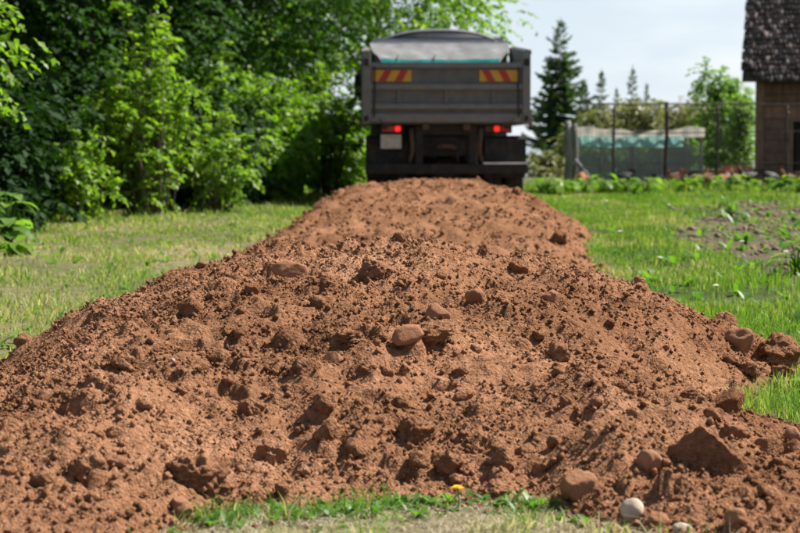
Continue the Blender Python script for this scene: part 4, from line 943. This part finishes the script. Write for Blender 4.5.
MB().box(.555, 1.215, .02, .15, .667, .69).build('bumper_strip', M['bright_metal'], bp)
for yy in (.98, 2.02):
    ax_ = MB().tube([(-1.0, yy, .5), (1.0, yy, .5)], .075, 12).build('axle', ch, tr, True)
    MB().lathe_x([(-.24, .05), (-.2, .14), (-.08, .23), (.08, .23), (.2, .14), (.24, .05)], (0, yy, .54), 18).build('differential', M['rust'], ax_, True)
MB().tube([(-1.0, 5.75, .5), (1.0, 5.75, .5)], .06, 10).build('axle', ch, tr, True)
MB().box(-.42, .42, .24, .34, .78, 1.08).build('cross_member', ch, tr, bevel=.02)
MB().tube([(-.16, .19, .90), (-.05, .15, .93), (.05, .15, .93), (.16, .19, .90)], .04, 8).build('tow_coupling', M['rust'], tr, True)
MB().tube([(0, .3, 1.0), (0, 3.0, 1.05)], .07, 10).build('drive_tube', ch, tr)
MB().box(-.44, .44, .12, .5, 1.10, 1.262).build('tipping_hinge', ch, tr, bevel=.02)
MB().box(-1.198, 1.198, .05, 4.58, 1.262, 1.34).build('bed_floor', g, tr)
hb = MB().prism([(-1.12, 1.34), (1.12, 1.34), (1.12, 2.32), (1.19, 2.60), (1.19, 2.70), (-1.19, 2.70), (-1.19, 2.60), (-1.02, 2.34), (-1.12, 2.30)], 'y', 4.52, 4.578).build('headboard', M['board'], tr)
MB().box(-1.19, 1.19, 4.475, 4.517, 2.66, 2.712).build('top_flange', M['bright_metal'], hb, bevel=.006)
# pale cover sheet drawn back up to the headboard, turquoise hem along its lower edge
def cover(name, rows, mat, par):
    V = []; n1 = 44
    for (yy, zz, hw, am) in rows:
        for i in range(n1+1):
            u = i/n1; x = -hw+2*hw*u; V.append((x-.01, yy+am*.6*math.sin(u*21+yy*3), zz+am*math.sin(u*17+yy*9)+am*.6*math.sin(u*43+yy*5)-.02*(1-abs(2*u-1)**4)*(am > .004)))
    fa = [tuple(q) for q in grid_faces(len(rows), n1+1)]; m2_ = MB(); m2_.add(V, fa); m2_.add([(a, b_, c-.03) for a, b_, c in V], [q[::-1] for q in fa])
    return m2_.build(name, mat, par, True)
cv = cover('cover_sheet', [(3.55, 2.36, 1.00, .006), (3.75, 2.437, 1.06, .011), (3.95, 2.50, 1.12, .012), (4.15, 2.57, 1.165, .010), (4.35, 2.64, 1.19, .007), (4.46, 2.685, 1.195, .004)], M['cover'], tr)
cover('turquoise_hem', [(3.50, 2.28, .99, .005), (3.52, 2.34, .99, .005), (3.545, 2.388, .99, .005)], M['teal'], cv)
for x in (-.74, -.12): MB().tube([(x, 3.50, 2.36), (x+.02, 3.72, 2.445)], .012, 6).build('strap', M['chassis'], cv)
MB().box(-1.19, 1.19, 3.48, 3.54, 1.342, 2.27).build('inner_bulkhead', g, tr)
# cab
cb = MB().prism([(4.75, .62), (4.75, 2.68), (5.0, 2.82), (5.6, 2.80), (6.25, 2.62), (6.62, 1.78), (6.68, .62)], 'x', -1.18, 1.18).build('cab', M['cab_paint'], tr, bevel=.06)
rf = MB(); prof = []
for i in range(25):
    x = -1.16+2.32*i/24; prof.append((x, 2.68+.255*(1-abs(x/1.16)**2.6)))
rf.prism([(-1.16, 2.66)]+prof[1:-1]+[(1.16, 2.66)], 'y', 5.05, 5.30); dfl = rf.build('roof_deflector', M['cab_paint'], cb, True)
rf = MB(); rf.tube([(x, 5.04, z+.012) for x, z in prof], .022, 6); rf.build('bright_edge', M['bright_metal'], dfl)
MB().box(-1.0, 1.0, 4.735, 4.748, 1.75, 2.45).build('rear_window', M['glass'], cb)
MB().add([(-1.08, 6.30, 2.53), (1.08, 6.30, 2.53), (1.08, 6.635, 1.80), (-1.08, 6.635, 1.80)], [(0, 1, 2, 3)]).build('windscreen', M['glass'], cb)
for s in (-1, 1):
    dd_ = MB().box(s*1.182 if s > 0 else -1.2, 1.2 if s > 0 else -1.182, 5.05, 6.2, .95, 2.5).build('door', M['cab_paint'], cb, bevel=.006)
    MB().box(s*1.202 if s > 0 else -1.206, 1.206 if s > 0 else -1.202, 5.2, 6.1, 1.75, 2.42).build('side_window', M['glass'], dd_)
    mr = MB().tube([(s*1.19, 6.2, 2.3), (s*1.42, 6.3, 2.3), (s*1.42, 6.3, 1.75), (s*1.19, 6.2, 1.75)], .018, 6).build('mirror_arm', ch, cb)
    MB().box(s*1.42-.10, s*1.42+.10, 6.27, 6.33, 1.82, 2.22).build('mirror', ch, mr, bevel=.02)
    MB().box(s*.9-.17, s*.9+.17, 6.685, 6.72, .78, .98).build('headlight', M['plate'], cb, bevel=.02)
MB().box(-1.2, 1.2, 6.45, 6.75, .42, .615).build('front_bumper', ch, tr, bevel=.03)
MB().tube([(.95, 4.66, .9), (.95, 4.66, 2.75)], .05, 10).build('exhaust_stack', M['rust'], tr, True)

# ------------------------------------------------------------------ hen run fence
fx0 = at_depth(571, 36); fy = 36.0
def post(px, Y, ytop, w, mat, name, label, group, lean=0):
    X = at_depth(px, Y); z0 = float(G(X, Y)); h = 1+(HOR-ytop)/F_PX*Y-z0; root = empty(name, (X, Y, z0))
    mb = MB(); k = 6; ph = rng.uniform(0, 6)
    mb.tube([(lean*h*i/k+.012*math.sin(ph+i), .01*math.cos(ph+i*1.3), -.2+(h+.2)*i/k) for i in range(k+1)], [w*.5*(1+.08*math.sin(ph+i*2)) for i in range(k+1)], 9)
    mb.build('shaft', mat, root, True); return root, X, h
for px, yt, w, mt, lab in ((567, 121, .13, 'old_wood', 'left and thicker of the two grey timber posts at the fence corner'), (574, 124, .11, 'old_wood', 'right of the two grey timber posts at the fence corner'),
                           (613, 106, .055, 'dark_wood', 'thin dark post left of the tall dark one in the hen fence'), (665, 102, .08, 'dark_wood', 'tall dark post in the middle of the hen fence'),
                           (716, 104, .05, 'dark_wood', 'thin dark post in front of the pale green tree'), (785, 104, .05, 'dark_wood', 'thin dark post in front of the barn doorway')):
    rt, X_, h_ = post(px, fy, yt, w, M[mt], 'fence_post', lab, None); tag(rt, lab, 'fence post', 'posts of the hen fence')
    MB().tube([(-w*.5-.01, -w*.3, h_*.9), (0, -w*.5-.012, h_*.9), (w*.5+.01, -w*.3, h_*.9)], .008, 5).build('wire_tie', M['wire'], rt)
# brace
a, b_ = at_depth(574, 35.85), at_depth(601, 35.6); za = 1+(HOR-160)/F_PX*35.8
br = empty('fence_brace', (b_, 35.6, float(G(b_, 35.6)))); MB().tube([(0, 0, -.05), (a-b_, .2, za)], .045, 8).build('pole', M['old_wood'], br, True)
MB().box(a-b_-.04, a-b_+.04, .14, .17, za-.09, za-.02).build('nail_block', M['old_wood'], br); tag(br, 'slanting grey timber brace leaning on the fence corner', 'brace')
# wire mesh with rails
X0, X1 = fx0+.1, 9.6; zb = float(G(6, fy)); top = 1+(HOR-104)/F_PX*fy
fn = empty('wire_fence', ((X0+X1)/2, fy, zb)); cxm = (X0+X1)/2
tag(fn, 'thin wire mesh fence of the hen run between the dark posts', 'fence')
MB().tube([(X0-cxm+i*(X1-X0)/12, -.06, top-zb-.01+.015*math.sin(i*2.2)) for i in range(13)], .016, 6).build('top_rail', M['dark_wood'], fn)
MB().tube([(at_depth(613, fy)-cxm, -.06, 1+(HOR-134)/F_PX*fy-zb), (X1-cxm, -.06, 1+(HOR-130)/F_PX*fy-zb)], .012, 6).build('middle_rail', M['dark_wood'], fn)
MB().tube([(at_depth(613, fy)-cxm, -.06, 1+(HOR-163)/F_PX*fy-zb), (X1-cxm, -.06, 1+(HOR-163)/F_PX*fy-zb)], .010, 6).build('middle_rail', M['dark_wood'], fn)
wm = MB(); z_ = .03
while z_ < top-zb-.03: wm.box(X0-cxm, X1-cxm, -.0015, .0015, z_, z_+.004); z_ += .075
x_ = X0
while x_ < X1: wm.box(x_-cxm, x_-cxm+.004, .002, .006, 0, top-zb-.02); x_ += .075
wm.build('wire_mesh', M['wire'], fn)['kind'] = 'stuff'
# shelter with cream and turquoise sheeting and a net wall
sy = 37.1; sx0, sx1 = at_depth(575, sy), at_depth(703, sy); sc_ = .5*(sx0+sx1); zs = float(G(sc_, sy)); hs = empty('hen_shelter', (sc_, sy, zs))
tag(hs, 'low hen shelter hung with cream and turquoise sheeting over dark netting', 'shelter')
def zpx(y_, Y): return 1+(HOR-y_)/F_PX*Y-zs
def sheet(name, zt, zb_, mat, x0, x1, yo=0., amp=.02, n1=36, sag=.0):
    V = []; n2 = 5
    for j in range(n2):
        for i in range(n1+1):
            u = i/n1; t = j/(n2-1); x = x0+(x1-x0)*u-sc_
            za_, zb2 = zt(u), zb_(u); V.append((x, yo+amp*math.sin(u*31+j*.7)+amp*.6*math.sin(u*67), za_+(zb2-za_)*t))
    me = arr_mesh(name, np.array(V), grid_faces(n2, n1+1), True); o = link(name, me, mat, hs)
    return o
ct = lambda u: zpx(128, sy)+.03*math.sin(u*9)+.02*math.sin(u*23)-.05*math.sin(u*3.14)
cbm = lambda u: zpx(137, sy)+.015*math.sin(u*11+1)+.04*max(0, u-.8)
tb = lambda u: zpx(147, sy)+.015*math.sin(u*14)
sheet('cream_sheet', ct, cbm, M['cream'], sx0, sx1, -.02)
sheet('turquoise_sheet', lambda u: cbm(u)+.03, tb, M['teal_sheet'], sx0, at_depth(683, sy), 0.03)
sheet('net_wall', lambda u: tb(u)+.03, lambda u: .02, M['net'], sx0, sx1, .07, .015)
for px in (577, 600, 633, 660, 700): X_ = at_depth(px, sy)-sc_; MB().tube([(X_, .12, -.1), (X_+.01, .12, zpx(130, sy))], .028, 7).build('pole', M['dark_wood'], hs, True)
rs = MB(); rs.tube([(sx0-sc_, .12, zpx(131, sy)), (sx1-sc_, .12, zpx(131, sy))], .022, 6); rs.build('ridge_pole', M['dark_wood'], hs)
sheet('back_net', lambda u: zpx(132, sy), lambda u: .02, M['net'], sx0, sx1, 1.6, .02)
for px in (585, 640, 695): X_ = at_depth(px, sy)-sc_; MB().tube([(X_, 1.64, -.1), (X_, 1.64, zpx(130, sy))], .028, 7).build('pole', M['dark_wood'], hs, True)
# perch planks
X_ = at_depth(738, 36.9); z0 = float(G(X_, 36.9)); pk = empty('perch', (X_, 36.9, z0)); hp = 1+(HOR-171)/F_PX*36.9-z0
MB().box(-.42, .42, -.05, .05, hp-.03, hp+.03).build('plank', M['plank_red'], pk); MB().box(-.36, .30, .06, .13, hp+.05, hp+.10).build('plank', M['plank_red'], pk)
for s in (-.34, .26): MB().box(s-.025, s+.025, .052, .058+.10, -.1, hp+.049).build('leg', M['brown_wood'], pk)
tag(pk, 'reddish plank perch in the hen run beside the barn corner', 'perch')

# ------------------------------------------------------------------ hens
def hen(X, Y, rz, mat, label, peck=False, sc=1.0):
    z0 = float(G(X, Y)); root = empty('hen', (X, Y, z0), rz); root.scale = (sc, sc, sc)
    if peck: sp = [(-.20, .33, .02), (-.15, .30, .06), (-.06, .25, .10), (.04, .22, .105), (.11, .19, .085), (.16, .14, .05), (.195, .09, .036), (.215, .055, .030), (.225, .03, .012)]
    else: sp = [(-.20, .31, .02), (-.15, .28, .06), (-.06, .235, .10), (.04, .225, .108), (.105, .26, .085), (.135, .33, .052), (.15, .385, .036), (.172, .41, .033), (.20, .405, .014)]
    b = MB(); b.tube([(0, y, z) for y, z, r in sp], [r for *_, r in sp], 12); me = b.mesh('body', True)
    for v in me.vertices: v.co.x *= .86
    link('body', me, mat, root)
    hy, hz, _ = sp[-2]
    if peck: MB().tube([(0, sp[-1][0], .032), (0, sp[-1][0]+.012, .006)], [.010, .002], 6).build('beak', M['beak'], root)
    else: MB().tube([(0, .195, .405), (0, .228, .397)], [.011, .002], 6).build('beak', M['beak'], root)
    MB().prism([(hy-.03, hz+.02), (hy+.02, hz+.022), (hy+.022, hz+.055), (hy+.008, hz+.045), (hy-.004, hz+.062), (hy-.016, hz+.046), (hy-.034, hz+.052)], 'x', -.006, .006).build('comb', M['comb'], root)
    MB().prism([(hy+.012, hz-.02), (hy+.03, hz-.02), (hy+.024, hz-.055), (hy+.012, hz-.05)], 'x', -.012, .012).build('wattle', M['comb'], root)
    t = MB(); ty, tz = sp[1][0], sp[1][1]
    for k in range(7):
        a = R(20+k*13); L_ = .13+.02*math.sin(k)
        d = (-math.cos(a), math.sin(a)); nrm = (d[1]*.016, -d[0]*.016); ox = (-1)**k*.006*k/3
        t.prism([(ty+.03+nrm[0], tz-.02+nrm[1]), (ty+d[0]*L_*.7+nrm[0]*1.5, tz+d[1]*L_*.7+nrm[1]*1.5), (ty+d[0]*L_, tz+d[1]*L_), (ty+d[0]*L_*.7-nrm[0]*1.5, tz+d[1]*L_*.7-nrm[1]*1.5), (ty+.03-nrm[0], tz-.02-nrm[1])], 'x', ox-.004, ox+.004)
    t.build('tail', M['feather_dark'] if mat is M['feather_red'] else mat, root)
    for s in (-1, 1):
        w = MB(); w.tube([(s*.078, .06, .235), (s*.094, .0, .235), (s*.092, -.08, .25), (s*.07, -.15, .275)], [.02, .045, .036, .01], 8); w.build('wing', mat, root, True)
        lg = MB(); lg.tube([(s*.045, .01, .16), (s*.045, -.005, .09), (s*.045, .01, .008)], [.022, .010, .008], 6)
        for dx, dy in ((-.025, .045), (0, .055), (.025, .045), (0, -.03)): lg.tube([(s*.045, .01, .008), (s*.045+dx, .01+dy, .004)], .005, 5)
        lg.build('leg', M['beak'], root)
    tag(root, label, 'hen', 'hens in the run')
for px, Y, rz, mt, pk_, s_, lab in ((581, 35.3, 3.0, 'red', True, 1.1, 'red brown hen at the foot of the fence corner posts'), (622, 36.8, 1.6, 'dark', True, 1.0, 'black hen in front of the shelter net, left of the tall dark post'),
    (661, 36.5, -2.2, 'dark', False, .9, 'dark hen at the foot of the tall dark post'), (674, 36.4, 1.1, 'tan', True, 1.05, 'tan hen pecking right of the tall dark post'),
    (687, 36.6, 2.0, 'dark', False, 1.0, 'dark hen left of the red combed upright one'), (698, 36.4, -1.3, 'red', False, 1.0, 'upright red brown hen with a bright comb, mid way along the run'),
    (706, 36.3, 1.4, 'tan', True, 1.05, 'tan hen with lowered head right of the upright red brown one'), (720, 36.4, -1.0, 'red', False, 1.0, 'red brown hen at the left end of the perch'),
    (733, 36.35, 2.6, 'tan', False, 1.0, 'pale tan hen under the perch'), (746, 36.5, 1.7, 'dark', False, 1.05, 'black hen at the barn corner'),
    (770, 36.6, -1.5, 'dark', True, 1.0, 'dark hen in front of the barn planks'), (788, 36.3, 1.2, 'tan', False, .95, 'tan hen in front of the barn doorway'), (799, 36.4, -.8, 'red', False, .95, 'red brown hen cut by the right edge of the picture')):
    hen(at_depth(px, Y), Y, rz, M['feather_'+mt], lab, pk_, s_)

# ------------------------------------------------------------------ barn
hx, hy = at_depth(758, 38.4), 38.4
hz = float(G(hx, hy)); barn = empty('barn', (hx, hy, hz), R(-14)); tag(barn, 'old wooden barn with a lichen flecked shingle roof at the right edge', 'barn')
W, Dp, EZ = 5.6, 5.0, 2.52
wl_ = empty('front_wall', (0, 0, 0)); wl_.parent = barn
z_ = .0; k = 0
while z_ < 2.5:
    hgt = rng.uniform(.21, .27); z1 = min(z_+hgt-.012, 2.5); mt = M['plank_red'] if k in (6,) else M['plank']
    segs = [(.09, .66), (1.62, W)] if z_ < 1.30 else [(.09, W)]
    for a, b_ in segs: MB().box(a, b_, rng.uniform(-.012, 0), .06, z_-(.15 if k == 0 else 0), z1).build('plank', mt, wl_, bevel=.008)
    z_ += hgt; k += 1
MB().box(-.10, .088, -.03, .10, -.2, 2.5).build('corner_post', M['brown_wood'], barn, bevel=.012)
dw = MB().box(.60, .69, -.05, .062, -.1, 1.38).build('door_post', M['brown_wood'], barn, bevel=.008); MB().box(1.59, 1.68, -.05, .062, -.1, 1.38).build('door_post', M['brown_wood'], barn, bevel=.008)
MB().box(.60, 1.68, -.052, .064, 1.382, 1.47).build('lintel', M['brown_wood'], barn, bevel=.008)
for nm, q in (('side_wall', (-.05, .06, .11, Dp, -.2, 2.5)), ('side_wall', (W-.1, W, .11, Dp, -.2, 2.5)), ('back_wall', (.062, W-.102, Dp-.1, Dp, -.2, 2.5)), ('floor', (.062, W-.102, .065, Dp-.102, -.2, .02))):
    MB().box(*q).build(nm, M['inside'] if nm == 'floor' else M['plank'], barn)
MB().box(.066, W-.104, .068, Dp-.104, 2.42, 2.50).build('loft_floor', M['dark_wood'], barn)
MB().box(.75, 1.55, .9, .96, .022, 1.25).build('inner_partition', M['inside'], barn)
MB().box(-.36, W+.3, -.36, -.22, 2.22, 2.34).build('eaves_board', M['dark_wood'], barn)
pt = R(46); ridge_y = Dp/2; slope = (ridge_y+.42)/math.cos(pt)
roof = empty('roof', (0, 0, 0)); roof.parent = barn
ez = 2.20; rz_ = ez+slope*math.sin(pt)
rd = MB(); rd.add([(-.36, -.40, ez), (W+.3, -.40, ez), (W+.3, ridge_y, rz_), (-.36, ridge_y, rz_), (-.36, -.40, ez+.07), (W+.3, -.40, ez+.07), (W+.3, ridge_y, rz_+.07), (-.36, ridge_y, rz_+.07)],
   [(3,2,1,0),(4,5,6,7),(0,1,5,4),(1,2,6,5),(2,3,7,6),(3,0,4,7)]); rd.build('roof_deck', M['dark_wood'], roof)
rd = MB(); rd.add([(-.36, Dp+.40, ez), (W+.3, Dp+.40, ez), (W+.3, ridge_y+.002, rz_), (-.36, ridge_y+.002, rz_), (-.36, Dp+.40, ez+.07), (W+.3, Dp+.40, ez+.07), (W+.3, ridge_y+.002, rz_+.07), (-.36, ridge_y+.002, rz_+.07)],
   [(3,2,1,0),(4,5,6,7),(0,1,5,4),(1,2,6,5),(2,3,7,6),(3,0,4,7)]); rd.build('roof_deck', M['dark_wood'], roof)
for x in (-.04, W-.05): MB().prism([(0.1, 2.505), (Dp-.1, 2.505), (ridge_y, rz_-.12)], 'x', x, x+.05).build('gable', M['plank'], barn)
# shingle pieces: six shared shapes with own tints
shm = []
for q in range(14):
    w_, l__ = .066+.012*(q % 4), .30; g2 = np.random.default_rng(900+q); th = .022
    V = np.array([[-w_/2, 0, 0], [w_/2, 0, 0], [w_/2, l__, 0], [-w_/2, l__, 0], [-w_/2, 0, th], [w_/2, 0, th], [w_/2, l__, th*.3], [-w_/2, l__, th*.3]])+g2.uniform(-.006, .006, (8, 3))
    V[[0, 1, 4, 5], 1] += g2.uniform(-.03, .03)
    F = np.array([(3,2,1,0),(4,5,6,7),(0,1,5,4),(1,2,6,5),(2,3,7,6),(3,0,4,7)])
    t_ = g2.uniform(.0, .34) if q < 10 else g2.uniform(.34, .62)
    me = arr_mesh('shingle', V, F, False, {'tint': np.full(8, t_)}); me.materials.append(M['shingle']); shm.append((me, V, F, t_))
rows = int(slope/.155); rest = LB(); ind = 0
for rrow in range(rows):
    x = -.40+(.05 if rrow % 2 else 0)
    while x < W+.3:
        q = int(rng.integers(14)) if rng.uniform() < .8 else int(rng.integers(10)); s_ = rrow*.155-.06+rng.uniform(-.015, .015); lift = .085+rng.uniform(0, .022)
        worn = rrow < 2 and x < -.4+.35*(2-rrow)*.6          # broken-off lower left corner
        if not worn:
            T = Matrix.Translation((x+.05, -.40+s_*math.cos(pt)-lift*math.sin(pt), ez+s_*math.sin(pt)+lift*math.cos(pt)))@Matrix.Rotation(pt-R(4)+rng.uniform(-.03, .03), 4, 'X')@Matrix.Rotation(rng.uniform(-.04, .04), 4, 'Z')
            if ind < 290 and x < .95 and rrow < 22:
                o = bpy.data.objects.new('shingle', shm[q][0]); col.objects.link(o); o.parent = roof; o.matrix_local = T; ind += 1
            else:
                V = shm[q][1]; V4 = np.c_[V, np.ones(8)]@np.array(T).T; rest.add(V4[:, :3], shm[q][2], shm[q][3])
        x += .085
link('shingles', rest.mesh('shingles'), M['shingle'], roof)['kind'] = 'stuff'
print('tris', sum(len(o.data.polygons)*(2 if o.data.polygons and o.data.polygons[0].loop_total == 4 else 1) for o in scene.objects if o.type == 'MESH'), nR, nL)
